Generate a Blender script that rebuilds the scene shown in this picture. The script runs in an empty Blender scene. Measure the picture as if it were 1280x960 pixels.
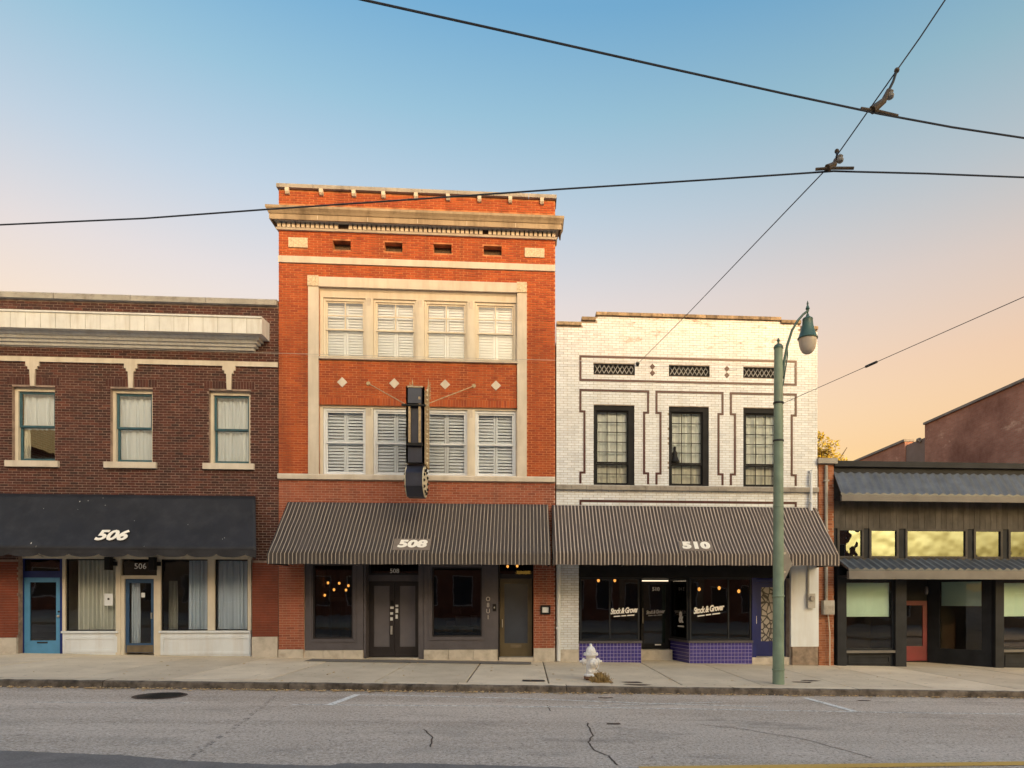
import bpy, math, random
import numpy as np
from mathutils import Vector, Matrix

random.seed(5); rng = np.random.default_rng(5)
S = bpy.context.scene
C = S.collection
R = math.radians

# ------------------------------------------------------------------ camera
FPX, TH, DIST, HC = 820.0, R(3.85), 17.87, 1.66      # focal length in photo pixels, yaw, distance, eye height
U0, V0 = 713.0, 750.0                                 # principal column and horizon row of the 1280x960 photo
cam = bpy.data.cameras.new('camera'); co = bpy.data.objects.new('camera', cam); C.objects.link(co)
cam.sensor_width = 36.0; cam.lens = 36.0 * FPX / 1280
cam.shift_x = -(U0 - 640) / 1280; cam.shift_y = (V0 - 480) / 1280
cam.clip_start = 0.05; cam.clip_end = 3000
co.location = (0, -DIST, HC); co.rotation_euler = (R(90), 0, -TH)
S.camera = co

# ------------------------------------------------------------------ light
SUN_AZ, SUN_EL = R(20), R(17)          # behind the camera, to the right, low
sd = Vector((math.sin(SUN_AZ) * math.cos(SUN_EL), -math.cos(SUN_AZ) * math.cos(SUN_EL), math.sin(SUN_EL)))
W = bpy.data.worlds.new('World'); S.world = W; W.use_nodes = True
nt = W.node_tree; bg = nt.nodes['Background']
sky = nt.nodes.new('ShaderNodeTexSky'); sky.sky_type = 'NISHITA'; sky.sun_disc = False
sky.sun_elevation = SUN_EL; sky.sun_rotation = math.pi - SUN_AZ
sky.air_density = 1.25; sky.dust_density = 10.0; sky.ozone_density = 1.6
tc = nt.nodes.new('ShaderNodeTexCoord'); sx = nt.nodes.new('ShaderNodeSeparateXYZ')
nt.links.new(tc.outputs['Generated'], sx.inputs[0])
rp = nt.nodes.new('ShaderNodeValToRGB'); nt.links.new(sx.outputs['Z'], rp.inputs[0])
# warm horizon haze added to the clear sky, the same all round
SKY_TINT = [(0.0, (2.0, .90, 0.0)), (.14, (2.0, .90, 0.0)), (.21, (1.7, .52, 0.0)), (.31, (1.5, .45, 0.0)), (.41, (1.12, .50, 0.0)), (.50, (.60, .44, 0.0)), (.59, (.20, .34, .04)), (.67, (0.0, .10, .16)), (1.0, (0.0, .13, .34))]
SKY_MUL = [(0.0, (1, .95, .62)), (.21, (1, .95, .64)), (.31, (1.0, .94, .70)), (.41, (.98, .92, .86)), (.50, (.92, .92, .97)), (.59, (.81, .91, .98)), (.67, (.64, .92, .95)), (1.0, (1.0, .98, 1.15))]
rp.color_ramp.elements[0].position = SKY_TINT[0][0]; rp.color_ramp.elements[0].color = (*SKY_TINT[0][1], 1)
rp.color_ramp.elements[1].position = SKY_TINT[-1][0]; rp.color_ramp.elements[1].color = (*SKY_TINT[-1][1], 1)
for p, c in SKY_TINT[1:-1]:
    e = rp.color_ramp.elements.new(p); e.color = (*c, 1)
mul = nt.nodes.new('ShaderNodeMix'); mul.data_type = 'RGBA'; mul.blend_type = 'ADD'; mul.inputs[0].default_value = 1
rm = nt.nodes.new('ShaderNodeValToRGB'); nt.links.new(sx.outputs['Z'], rm.inputs[0])
rm.color_ramp.elements[0].position = SKY_MUL[0][0]; rm.color_ramp.elements[0].color = (*SKY_MUL[0][1], 1)
rm.color_ramp.elements[1].position = SKY_MUL[-1][0]; rm.color_ramp.elements[1].color = (*SKY_MUL[-1][1], 1)
for p, c in SKY_MUL[1:-1]:
    e = rm.color_ramp.elements.new(p); e.color = (*c, 1)
m2 = nt.nodes.new('ShaderNodeMix'); m2.data_type = 'RGBA'; m2.blend_type = 'MULTIPLY'; m2.inputs[0].default_value = 1
nt.links.new(sky.outputs[0], m2.inputs[6]); nt.links.new(rm.outputs[0], m2.inputs[7]); nt.links.new(m2.outputs[2], mul.inputs[6]); nt.links.new(rp.outputs[0], mul.inputs[7])
nt.links.new(mul.outputs[2], bg.inputs[0]); bg.inputs[1].default_value = 0.15
sl = bpy.data.lights.new('sun', 'SUN'); so = bpy.data.objects.new('sun', sl); C.objects.link(so)
sl.energy = 0.62; sl.angle = R(2.4); sl.color = (1.0, .45, .16)
so.rotation_euler = sd.to_track_quat('Z', 'Y').to_euler(); so.location = (20, -40, 30)
S.view_settings.view_transform = 'Standard'; S.view_settings.look = 'None'
S.view_settings.gamma = 1; S.view_settings.use_curve_mapping = False
S.view_settings.exposure = 1.2

# ------------------------------------------------------------------ measuring: photo pixel -> place on a plane parallel to the street
ct, st = math.cos(TH), math.sin(TH)
def fx(u, Y=0.0):
    t = (u - U0) / FPX; d = Y + DIST
    return d * (t * ct + st) / (ct - t * st)
def fz(u, v, Y=0.0):
    x = fx(u, Y); dep = (Y + DIST) * ct + x * st
    return HC - (v - V0) * dep / FPX
def rect(u0, v0, u1, v1, Y=0.0):
    m = (u0 + u1) / 2
    return fx(u0, Y), fx(u1, Y), fz(m, v1, Y), fz(m, v0, Y)
GR = 0.0205
def gz(x): return -GR * x
def gpt(u, v, drop=0.0):                                  # pixel -> point of the sloping ground
    r = Vector(((u - U0) / FPX * ct + st, ct - (u - U0) / FPX * st, -(v - V0) / FPX))
    k = (HC + drop) / (-(r.z + GR * r.x))
    return Vector((r.x * k, -DIST + r.y * k, HC + r.z * k))

# ------------------------------------------------------------------ mesh builder
class MB:
    def __init__(s): s.v = []; s.f = []
    def add(s, vs, fs):
        o = len(s.v); s.v += [tuple(p) for p in vs]; s.f += [tuple(i + o for i in f) for f in fs]; return s
    def box(s, x0, x1, y0, y1, z0, z1):
        return s.add([(x0,y0,z0),(x1,y0,z0),(x1,y1,z0),(x0,y1,z0),(x0,y0,z1),(x1,y0,z1),(x1,y1,z1),(x0,y1,z1)],
                     [(0,3,2,1),(4,5,6,7),(0,1,5,4),(1,2,6,5),(2,3,7,6),(3,0,4,7)])
    def ring(s, x0, x1, z0, z1, w, y0, y1, wt=None, wb=None, wr=None):
        wt = w if wt is None else wt; wb = w if wb is None else wb; wr = w if wr is None else wr
        s.box(x0, x0 + w, y0, y1, z0, z1); s.box(x1 - wr, x1, y0, y1, z0, z1)
        s.box(x0 + w, x1 - wr, y0, y1, z1 - wt, z1)
        if wb > 0: s.box(x0 + w, x1 - wr, y0, y1, z0, z0 + wb)
        return s
    def prism(s, pts, ax, a, b):
        # polygon pts in the plane across axis ax, extruded from a to b
        n = len(pts)
        def P(p, t): return {'x': (t, p[0], p[1]), 'y': (p[0], t, p[1]), 'z': (p[0], p[1], t)}[ax]
        vs = [P(p, a) for p in pts] + [P(p, b) for p in pts]
        fs = [tuple(range(n))[::-1], tuple(range(n, 2 * n))] + [(i, (i + 1) % n, n + (i + 1) % n, n + i) for i in range(n)]
        return s.add(vs, fs)
    def tube(s, pts, r, n=8, r2=None):
        pts = [Vector(p) for p in pts]; m = len(pts); r2 = r if r2 is None else r2
        vs = []; fs = []
        for i, p in enumerate(pts):
            t = (pts[min(i + 1, m - 1)] - pts[max(i - 1, 0)]).normalized()
            a = t.cross(Vector((0, 0, 1)))
            if a.length < .05: a = t.cross(Vector((0, 1, 0)))
            a.normalize(); b = t.cross(a); rr = r + (r2 - r) * i / max(1, m - 1)
            for k in range(n):
                an = 2 * math.pi * k / n; vs.append(p + a * math.cos(an) * rr + b * math.sin(an) * rr)
        for i in range(m - 1):
            for k in range(n):
                fs.append((i*n+k, i*n+(k+1)%n, (i+1)*n+(k+1)%n, (i+1)*n+k))
        fs += [tuple(range(n))[::-1], tuple(range((m-1)*n, m*n))]
        return s.add(vs, fs)
    def lathe(s, prof, c, n=24, axis=None):
        c = Vector(c); vs = []; fs = []; m = len(prof)
        q = Vector((0, 0, 1)).rotation_difference(Vector(axis)) if axis else None
        for r, z in prof:
            for k in range(n):
                an = 2 * math.pi * k / n; p = Vector((r * math.cos(an), r * math.sin(an), z))
                if q: p = q @ p
                vs.append(c + p)
        for i in range(m - 1):
            for k in range(n): fs.append((i*n+k, i*n+(k+1)%n, (i+1)*n+(k+1)%n, (i+1)*n+k))
        fs += [tuple(range(n))[::-1], tuple(range((m-1)*n, m*n))]
        return s.add(vs, fs)
    def ball(s, c, r, n=12, m=8, sz=1.0):
        return s.lathe([(max(1e-4, r * math.sin(math.pi * i / m)), -r * sz * math.cos(math.pi * i / m)) for i in range(m + 1)], c, n)
    def mesh(s, name):
        me = bpy.data.meshes.new(name); me.from_pydata(s.v, [], s.f); me.update(); return me

def link(name, me, mat=None, parent=None, smooth=False):
    o = bpy.data.objects.new(name, me); C.objects.link(o)
    if mat is not None and me is not None and len(me.materials) == 0: me.materials.append(mat)
    if smooth and me is not None:
        me.polygons.foreach_set('use_smooth', [True] * len(me.polygons))
        try: me.set_sharp_from_angle(angle=R(38))
        except Exception: pass
    if parent is not None:
        o.parent = parent
        if parent.type == 'EMPTY': o.matrix_parent_inverse = Matrix.Translation(-parent.location)
        else: o.matrix_parent_inverse = Matrix.Translation(-parent.location)
    return o
def obj(name, mb, mat, parent=None, smooth=False): return link(name, mb.mesh(name), mat, parent, smooth)
def tag(o, label=None, cat=None, group=None, kind=None):
    if label: o['label'] = label
    if cat: o['category'] = cat
    if group: o['group'] = group
    if kind: o['kind'] = kind
    return o
def thing(name, loc, label, cat, group=None):
    o = bpy.data.objects.new(name, None); C.objects.link(o); o.location = loc; o.empty_display_size = .3
    return tag(o, label, cat, group)

# ------------------------------------------------------------------ materials
def nodes(m): m.use_nodes = True; return m.node_tree, m.node_tree.nodes['Principled BSDF']
def N(t, kind, **kw):
    n = t.nodes.new(kind)
    for k, v in kw.items():
        if k.startswith('i_'): n.inputs[k[2:].replace('_', ' ')].default_value = v
        else: setattr(n, k, v)
    return n
def mixrgb(t, a, b, fac, mode='MIX'):
    m = N(t, 'ShaderNodeMix', data_type='RGBA', blend_type=mode)
    for sock, val in ((0, fac), (6, a), (7, b)):
        if hasattr(val, 'is_output'): t.links.new(val, m.inputs[sock])
        else: m.inputs[sock].default_value = (*val, 1) if isinstance(val, tuple) and len(val) == 3 else val
    return m.outputs[2]
def noise(t, scale, detail=4, rough=.55, vec=None, stretch=None):
    g = N(t, 'ShaderNodeNewGeometry'); src = g.outputs['Position']
    if stretch:
        mp = N(t, 'ShaderNodeMapping'); mp.inputs['Scale'].default_value = stretch; t.links.new(src, mp.inputs[0]); src = mp.outputs[0]
    n = N(t, 'ShaderNodeTexNoise'); n.inputs['Scale'].default_value = scale; n.inputs['Detail'].default_value = detail; n.inputs['Roughness'].default_value = rough
    t.links.new(src, n.inputs['Vector']); return n.outputs['Fac']
def ramp(t, src, lo, hi, inv=False):
    r = N(t, 'ShaderNodeMapRange'); r.inputs['From Min'].default_value = lo; r.inputs['From Max'].default_value = hi
    if inv: r.inputs['To Min'].default_value = 1; r.inputs['To Max'].default_value = 0
    t.links.new(src, r.inputs['Value']); return r.outputs['Result']
def bump(t, b, src, strength, dist):
    bm = N(t, 'ShaderNodeBump'); bm.inputs['Strength'].default_value = strength; bm.inputs['Distance'].default_value = dist
    t.links.new(src, bm.inputs['Height']); t.links.new(bm.outputs[0], b.inputs['Normal'])
def M(name, col, rough=.6, var=.18, scale=2.5, dirt=None, dirt_amt=.35, dscale=5, streak=False, bmp=0, bscale=60, metal=0, rand=0, spec=.4):
    m = bpy.data.materials.new(name); t, b = nodes(m)
    lo = tuple(c * (1 - var) for c in col); hi = tuple(min(.95, c * (1 + var)) for c in col)
    out = mixrgb(t, lo, hi, ramp(t, noise(t, scale, 5), .3, .7))
    if dirt:
        f = ramp(t, noise(t, dscale, 8, .65, stretch=(1, 1, .12) if streak else None), .46, .72)
        k = N(t, 'ShaderNodeMath', operation='MULTIPLY'); t.links.new(f, k.inputs[0]); k.inputs[1].default_value = dirt_amt
        out = mixrgb(t, out, dirt, k.outputs[0])
    if rand:
        oi = N(t, 'ShaderNodeObjectInfo'); rr = N(t, 'ShaderNodeMapRange'); rr.inputs['To Min'].default_value = 1 - rand; rr.inputs['To Max'].default_value = 1 + rand
        t.links.new(oi.outputs['Random'], rr.inputs['Value'])
        cb = N(t, 'ShaderNodeCombineColor'); [t.links.new(rr.outputs[0], cb.inputs[i]) for i in range(3)]
        out = mixrgb(t, out, cb.outputs[0], 1.0, 'MULTIPLY')
    t.links.new(out, b.inputs['Base Color']); b.inputs['Roughness'].default_value = rough; b.inputs['Metallic'].default_value = metal
    b.inputs['Specular IOR Level'].default_value = spec
    if bmp: bump(t, b, noise(t, bscale, 4), bmp, .01)
    return m
def brick_mat(name, cols, stain=(.02, .015, .012), stain_amt=.4, top=None, light=None, rough=.85, runs=.38):
    m = bpy.data.materials.new(name); t, b = nodes(m)
    a = N(t, 'ShaderNodeAttribute', attribute_name='tone')
    cr = N(t, 'ShaderNodeValToRGB'); cr.color_ramp.elements[0].color = (*cols[0], 1); cr.color_ramp.elements[1].color = (*cols[-1], 1)
    for i, c in enumerate(cols[1:-1]): cr.color_ramp.elements.new((i + 1) / (len(cols) - 1)).color = (*c, 1)
    t.links.new(a.outputs['Fac'], cr.inputs[0]); out = cr.outputs[0]
    f = ramp(t, noise(t, 1.1, 8, .68, stretch=(1, 1, .35)), .45, .75)
    k = N(t, 'ShaderNodeMath', operation='MULTIPLY'); t.links.new(f, k.inputs[0]); k.inputs[1].default_value = stain_amt
    out = mixrgb(t, out, stain, k.outputs[0])
    f = ramp(t, noise(t, 3.2, 6, .7, stretch=(1, 1, .05)), .50, .68)
    k = N(t, 'ShaderNodeMath', operation='MULTIPLY'); t.links.new(f, k.inputs[0]); k.inputs[1].default_value = runs
    out = mixrgb(t, out, stain, k.outputs[0])
    if light:                                             # lime bloom and chipped spots
        f = ramp(t, noise(t, 16, 6, .7), .62, .72); k = N(t, 'ShaderNodeMath', operation='MULTIPLY'); t.links.new(f, k.inputs[0]); k.inputs[1].default_value = light[1]
        out = mixrgb(t, out, light[0], k.outputs[0])
    if top:                                               # worn glaze below the coping
        g = N(t, 'ShaderNodeNewGeometry'); sp = N(t, 'ShaderNodeSeparateXYZ'); t.links.new(g.outputs['Position'], sp.inputs[0])
        zf = ramp(t, sp.outputs['Z'], top[1], top[2]); nf = ramp(t, noise(t, 2.6, 9, .72, stretch=(.6, 1, 1.8)), .555, .64)
        k = N(t, 'ShaderNodeMath', operation='MULTIPLY'); t.links.new(zf, k.inputs[0]); t.links.new(nf, k.inputs[1])
        k2 = N(t, 'ShaderNodeMath', operation='MULTIPLY'); t.links.new(k.outputs[0], k2.inputs[0]); k2.inputs[1].default_value = .8
        out = mixrgb(t, out, top[0], k2.outputs[0])
    t.links.new(out, b.inputs['Base Color']); b.inputs['Roughness'].default_value = rough
    bump(t, b, noise(t, 90, 3), .35, .004)
    return m
def glass(name, tint=(1, 1, 1), ior=1.55, wob=.02, gcol=(1, 1, 1)):
    m = bpy.data.materials.new(name); m.use_nodes = True; t = m.node_tree; t.nodes.clear()
    o = N(t, 'ShaderNodeOutputMaterial'); tr = N(t, 'ShaderNodeBsdfTransparent'); gl = N(t, 'ShaderNodeBsdfGlossy')
    tr.inputs[0].default_value = (*tint, 1); gl.inputs['Roughness'].default_value = .015; gl.inputs[0].default_value = (*gcol, 1)
    fr = N(t, 'ShaderNodeFresnel'); fr.inputs[0].default_value = ior; mx = N(t, 'ShaderNodeMixShader')
    bm = N(t, 'ShaderNodeBump'); bm.inputs['Strength'].default_value = wob; bm.inputs['Distance'].default_value = .1
    t.links.new(noise(t, 1.3, 2), bm.inputs['Height']); t.links.new(bm.outputs[0], gl.inputs['Normal'])
    t.links.new(fr.outputs[0], mx.inputs[0]); t.links.new(tr.outputs[0], mx.inputs[1]); t.links.new(gl.outputs[0], mx.inputs[2]); t.links.new(mx.outputs[0], o.inputs[0])
    return m
def emit(name, col, s):
    m = bpy.data.materials.new(name); t, b = nodes(m); b.inputs['Emission Color'].default_value = (*col, 1); b.inputs['Emission Strength'].default_value = s
    b.inputs['Base Color'].default_value = (*col, 1); return m
def cloth(name, col, trans=.35):
    m = bpy.data.materials.new(name); t, b = nodes(m); o = t.nodes['Material Output']
    c = mixrgb(t, tuple(x * .8 for x in col), col, noise(t, 6, 4, stretch=(8, 1, .3)))
    t.links.new(c, b.inputs['Base Color']); b.inputs['Roughness'].default_value = .9
    tl = N(t, 'ShaderNodeBsdfTranslucent'); t.links.new(c, tl.inputs[0]); mx = N(t, 'ShaderNodeMixShader'); mx.inputs[0].default_value = trans
    t.links.new(b.outputs[0], mx.inputs[1]); t.links.new(tl.outputs[0], mx.inputs[2]); t.links.new(mx.outputs[0], o.inputs[0])
    return m
def stripes(name, base, line, pitch, frac, x0=0.0, dirt=.25):
    m = bpy.data.materials.new(name); t, b = nodes(m)
    g = N(t, 'ShaderNodeNewGeometry'); sp = N(t, 'ShaderNodeSeparateXYZ'); t.links.new(g.outputs['Position'], sp.inputs[0])
    a = N(t, 'ShaderNodeMath', operation='DIVIDE'); t.links.new(sp.outputs['X'], a.inputs[0]); a.inputs[1].default_value = pitch
    fr = N(t, 'ShaderNodeMath', operation='FRACT'); t.links.new(a.outputs[0], fr.inputs[0])
    lt = N(t, 'ShaderNodeMath', operation='LESS_THAN'); t.links.new(fr.outputs[0], lt.inputs[0]); lt.inputs[1].default_value = frac
    dn = ramp(t, noise(t, 2.2, 7, .65, stretch=(1, 1, .5)), .40, .75)
    base2 = mixrgb(t, base, tuple(min(1, c * 1.5 + .012) for c in base), dn)
    line2 = mixrgb(t, line, tuple(c * .45 for c in line), dn)
    t.links.new(mixrgb(t, base2, line2, lt.outputs[0]), b.inputs['Base Color']); b.inputs['Roughness'].default_value = .8
    bump(t, b, noise(t, 3, 3), .15, .05)
    return m
def procbrick(name, c1, c2, mortar, scale=1.0, vertical_axis='yz'):
    m = bpy.data.materials.new(name); t, b = nodes(m)
    g = N(t, 'ShaderNodeNewGeometry'); sp = N(t, 'ShaderNodeSeparateXYZ'); cb = N(t, 'ShaderNodeCombineXYZ'); t.links.new(g.outputs['Position'], sp.inputs[0])
    t.links.new(sp.outputs['Y' if vertical_axis == 'yz' else 'X'], cb.inputs[0]); t.links.new(sp.outputs['Z'], cb.inputs[1])
    bt = N(t, 'ShaderNodeTexBrick'); t.links.new(cb.outputs[0], bt.inputs['Vector'])
    bt.inputs['Scale'].default_value = scale; bt.inputs['Brick Width'].default_value = .215; bt.inputs['Row Height'].default_value = .07; bt.inputs['Mortar Size'].default_value = .008
    bt.inputs['Color1'].default_value = (*c1, 1); bt.inputs['Color2'].default_value = (*c2, 1); bt.inputs['Mortar'].default_value = (*mortar, 1)
    f = ramp(t, noise(t, .5, 8, .7), .42, .68)
    out = mixrgb(t, bt.outputs['Color'], tuple(c * .5 for c in c1), f)
    f2 = ramp(t, noise(t, .9, 7, .7, stretch=(1, 1, 2)), .60, .7)
    out = mixrgb(t, out, tuple(min(.9, c * 2.0) for c in c2), f2)
    t.links.new(out, b.inputs['Base Color']); b.inputs['Roughness'].default_value = .9
    bump(t, b, bt.outputs['Fac'], -.4, .01)
    return m

m_brick506 = brick_mat('dark_brick', [(.034,.011,.010), (.068,.018,.013), (.095,.025,.017), (.050,.015,.013), (.135,.040,.026)], stain_amt=.45, light=((.42,.34,.28), .55))
m_mort506 = M('grey_mortar', (.30,.22,.18), .9, .25, 6, dirt=(.05,.035,.03), dirt_amt=.6)
m_paint506 = M('red_masonry_paint', (.19,.045,.022), .7, .2, 1.5, dirt=(.09,.03,.02), dirt_amt=.5, bmp=.3, bscale=25)
m_brick508 = brick_mat('orange_brick', [(.32,.058,.016), (.40,.080,.019), (.46,.098,.022), (.38,.074,.018), (.29,.050,.016)], stain=(.10,.03,.015), stain_amt=.45)
m_mort508 = M('brown_mortar', (.50,.20,.085), .95, .25, 5, dirt=(.09,.03,.018), dirt_amt=.85, dscale=2.5, streak=True)
m_brick508b = brick_mat('rose_brick', [(.24,.065,.035), (.32,.09,.045), (.36,.11,.06), (.27,.07,.04)], stain=(.12,.06,.045), stain_amt=.35, light=((.5,.36,.28), .25))
m_mort508b = M('pale_mortar', (.48,.32,.24), .95, .2, 5)
m_brick510 = brick_mat('white_glazed_brick', [(.58,.62,.67), (.67,.71,.76), (.73,.77,.82), (.64,.68,.73)], stain=(.50,.48,.46), stain_amt=.4, top=((.33,.17,.085), 8.3, 8.9), rough=.35)
m_mort510 = M('glazed_joint', (.40,.34,.29), .9, .3, 4, dirt=(.12,.08,.06), dirt_amt=.6)
m_pierbrick = brick_mat('rust_brick', [(.24,.075,.035), (.34,.12,.055), (.40,.17,.09), (.28,.09,.04)], stain=(.09,.035,.02), stain_amt=.5)
m_maroon = M('maroon_glaze', (.055,.012,.014), .35, .3, 9)
m_stone = M('limestone', (.58,.52,.44), .8, .1, 2, dirt=(.35,.28,.20), dirt_amt=.45, dscale=4, streak=True, bmp=.15, bscale=40)
m_cornice = M('weathered_cornice_stone', (.36,.28,.19), .85, .2, 1.6, dirt=(.12,.085,.05), dirt_amt=.75, dscale=3, streak=True, bmp=.25, bscale=30)
m_carved = M('carved_limestone', (.60,.50,.36), .85, .25, 22, dirt=(.22,.16,.1), dirt_amt=.6, dscale=30, bmp=.8, bscale=26)
m_ventstone = M('shade_dark_stone', (.10,.075,.055), .9, .5, 25, bmp=.8, bscale=26)  # recess shadow put into the dark colour of the vent panels
m_coping = M('grey_coping', (.36,.335,.30), .9, .2, 2.5, dirt=(.12,.10,.085), dirt_amt=.7, dscale=5, bmp=.2)
m_tilecop = M('clay_coping', (.36,.26,.155), .8, .35, 8, dirt=(.08,.05,.03), dirt_amt=.7, dscale=12, rand=.25)
m_plinth = M('plinth_stone', (.52,.47,.41), .85, .12, 3, dirt=(.2,.16,.12), dirt_amt=.55, dscale=3.5, bmp=.2)
m_creampaint = M('cream_paint', (.62,.56,.46), .55, .08, 2, dirt=(.4,.31,.2), dirt_amt=.35, dscale=6, streak=True)
m_whitepaint = M('white_paint', (.66,.70,.75), .5, .06, 2, dirt=(.45,.38,.31), dirt_amt=.3, dscale=4, streak=True)
m_shutter = M('shutter_white', (.62,.70,.80), .45, .04)
m_cornicepaint = M('cornice_paint', (.68,.68,.66), .55, .08, 3, dirt=(.36,.29,.21), dirt_amt=.4, dscale=7, streak=True)
m_teal = M('teal_sash', (.028,.09,.12), .45, .25, 5)
m_navy = M('navy_paint', (.008,.022,.14), .4, .25, 2)
m_navydoor = M('deep_blue_paint', (.007,.015,.12), .4, .25, 2)
m_lightblue = M('sky_blue_paint', (.085,.26,.47), .4, .08, 2, dirt=(.06,.18,.28), dirt_amt=.4)
m_bluedoor = M('slate_blue_paint', (.03,.075,.16), .4, .2, 2)
m_kick = M('brass_plate', (.20,.16,.11), .45, .2, 6, metal=.6)
m_plum = M('plum_grey_paint', (.092,.084,.098), .5, .12, 2, dirt=(.05,.04,.04), dirt_amt=.35)
m_plumdark = M('dark_plum_paint', (.021,.017,.020), .45, .2, 3)
m_frost = M('frosted_pane', (.115,.108,.125), .25, .15, 1.2, spec=.6)
m_frost2 = M('smoked_pane', (.045,.054,.075), .2, .25, 1.0, spec=.6)
m_olive = M('olive_bronze_paint', (.105,.08,.042), .45, .2, 3)
m_black = M('black_paint', (.012,.012,.013), .55, .3, 3, spec=.2)
m_blackframe = M('black_window_frame', (.014,.014,.016), .6, .25, 4, spec=.15)
m_charcoal = M('charcoal_paint', (.024,.026,.031), .6, .25, 2.5, spec=.15)
m_wood512 = M('weathered_board', (.070,.064,.058), .8, .3, 4, dirt=(.03,.024,.02), dirt_amt=.6, dscale=9, streak=True, rand=.22)
m_metalroof = M('grey_metal_roof', (.11,.12,.135), .42, .2, 2, dirt=(.05,.05,.055), dirt_amt=.5, metal=.35)
m_fascia = M('grey_fascia', (.15,.14,.13), .6, .15, 2)
m_red = M('red_door_paint', (.17,.018,.028), .45, .2, 2)
m_blind = M('green_blind', (.46,.64,.55), .8, .06, 1.5)
m_awn506 = M('black_awning_cloth', (.012,.012,.016), .62, .3, 1.2, dirt=(.045,.044,.05), dirt_amt=.35, dscale=3, bmp=.12, bscale=2.5)
m_splash = M('pale_droppings', (.55,.53,.5), .9, .1)
m_awn508 = stripes('striped_awning_dark', (.036,.028,.025), (.40,.34,.28), .0935, .20)
m_awn510 = stripes('striped_awning_taupe', (.040,.030,.027), (.44,.37,.32), .0935, .30)
m_patch = M('taupe_patch', (.20,.165,.14), .85, .15, 6)
m_num = M('number_cream', (.86,.82,.74), .6, .03)
m_numw = M('number_white', (.85,.84,.82), .5, .03)
m_steel = M('brushed_steel', (.55,.53,.5), .35, .1, 5, metal=.8)
m_purple = M('purple_tile', (.055,.042,.24), .25, .35, 30, spec=.6)
m_grout = M('lilac_grout', (.44,.39,.60), .8, .15, 5)
m_glass = glass('window_glass', ior=1.42)
m_glassdark = glass('store_glass', (.55, .55, .56), 1.6, .012)
m_mirror = glass('coated_glass', (.25, .24, .22), 2.5, .12, (.62, .80, 1.0))
m_curtain = cloth('sky_tinted_white_curtain', (.60,.71,.82), .06)  # sky reflection of the panes put into the curtain colour as blue
m_sheer = cloth('sheer_blind', (.74,.82,.82), .06)
m_curtain2 = cloth('sage_curtain', (.66,.69,.62), .06)
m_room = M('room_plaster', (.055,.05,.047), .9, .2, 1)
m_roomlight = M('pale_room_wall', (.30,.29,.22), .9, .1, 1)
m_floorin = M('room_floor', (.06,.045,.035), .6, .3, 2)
m_bulb = emit('warm_bulb', (1.0, .42, .08), 1.9)
m_tubelight = emit('tube_light', (1.0, .80, .55), .7)
m_joint = M('joint_dirt', (.07,.055,.042), .95, .3, 5)
m_kerb = M('kerb_stone', (.15,.12,.095), .95, .45, 5, dirt=(.022,.017,.014), dirt_amt=.9, dscale=6, bmp=.9, bscale=22, rand=.2)
m_lamp = M('green_post_paint', (.19,.26,.195), .5, .2, 3, dirt=(.24,.26,.18), dirt_amt=.4, dscale=6, streak=True)
m_lampdark = M('teal_lamp_housing', (.05,.105,.09), .4, .2, 5)
m_iron = M('dark_iron', (.03,.032,.033), .5, .3, 6, metal=.3)
m_wire = M('black_cable', (.045,.05,.062), .6, .2)
m_rust = M('rusty_bronze', (.10,.07,.045), .6, .4, 20, metal=.3)
m_hyd = M('white_hydrant_paint', (.78,.765,.75), .5, .08, 8, dirt=(.36,.26,.2), dirt_amt=.45, dscale=12, bmp=.15)
m_hydrust = M('rust_stain', (.19,.10,.065), .8, .5, 25)
m_gold = M('aged_gilt', (.42,.32,.19), .6, .3, 14, dirt=(.12,.08,.05), dirt_amt=.6, dscale=15)
m_cream = M('sign_cream', (.66,.60,.44), .5, .15, 8)
m_signblue = M('sign_blue_black', (.022,.026,.045), .35, .3, 3)
m_trunk = M('bark', (.10,.075,.05), .9, .3, 8)
m_weed = M('dry_weed', (.30,.20,.08), .9, .4, 14)
m_leafdry = M('fallen_leaf', (.58,.40,.20), .85, .45, 9)
m_grey = M('grey_box', (.42,.41,.39), .5, .12, 4, dirt=(.2,.16,.13), dirt_amt=.4)
m_tar = M('tar_roof', (.06,.057,.055), .95, .2, 2)
m_soil = M('dusty_ground', (.16,.14,.11), .95, .3, .4)
m_sidebrick = procbrick('side_brick', (.15,.05,.03), (.21,.075,.045), (.25,.18,.14))
m_warebrick = procbrick('warehouse_brick', (.54,.24,.16), (.62,.31,.22), (.5,.34,.25))
m_oppbrick = procbrick('opposite_brick', (.24,.085,.05), (.30,.11,.07), (.34,.27,.22), vertical_axis='xz')
m_oppbrick2 = procbrick('opposite_tan_brick', (.36,.26,.17), (.42,.30,.2), (.4,.34,.28), vertical_axis='xz')
m_stucco = M('grey_stucco', (.30,.235,.20), .9, .12, 2)
m_stain = M('old_grime', (.09,.06,.045), .95, .4, 18)

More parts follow.
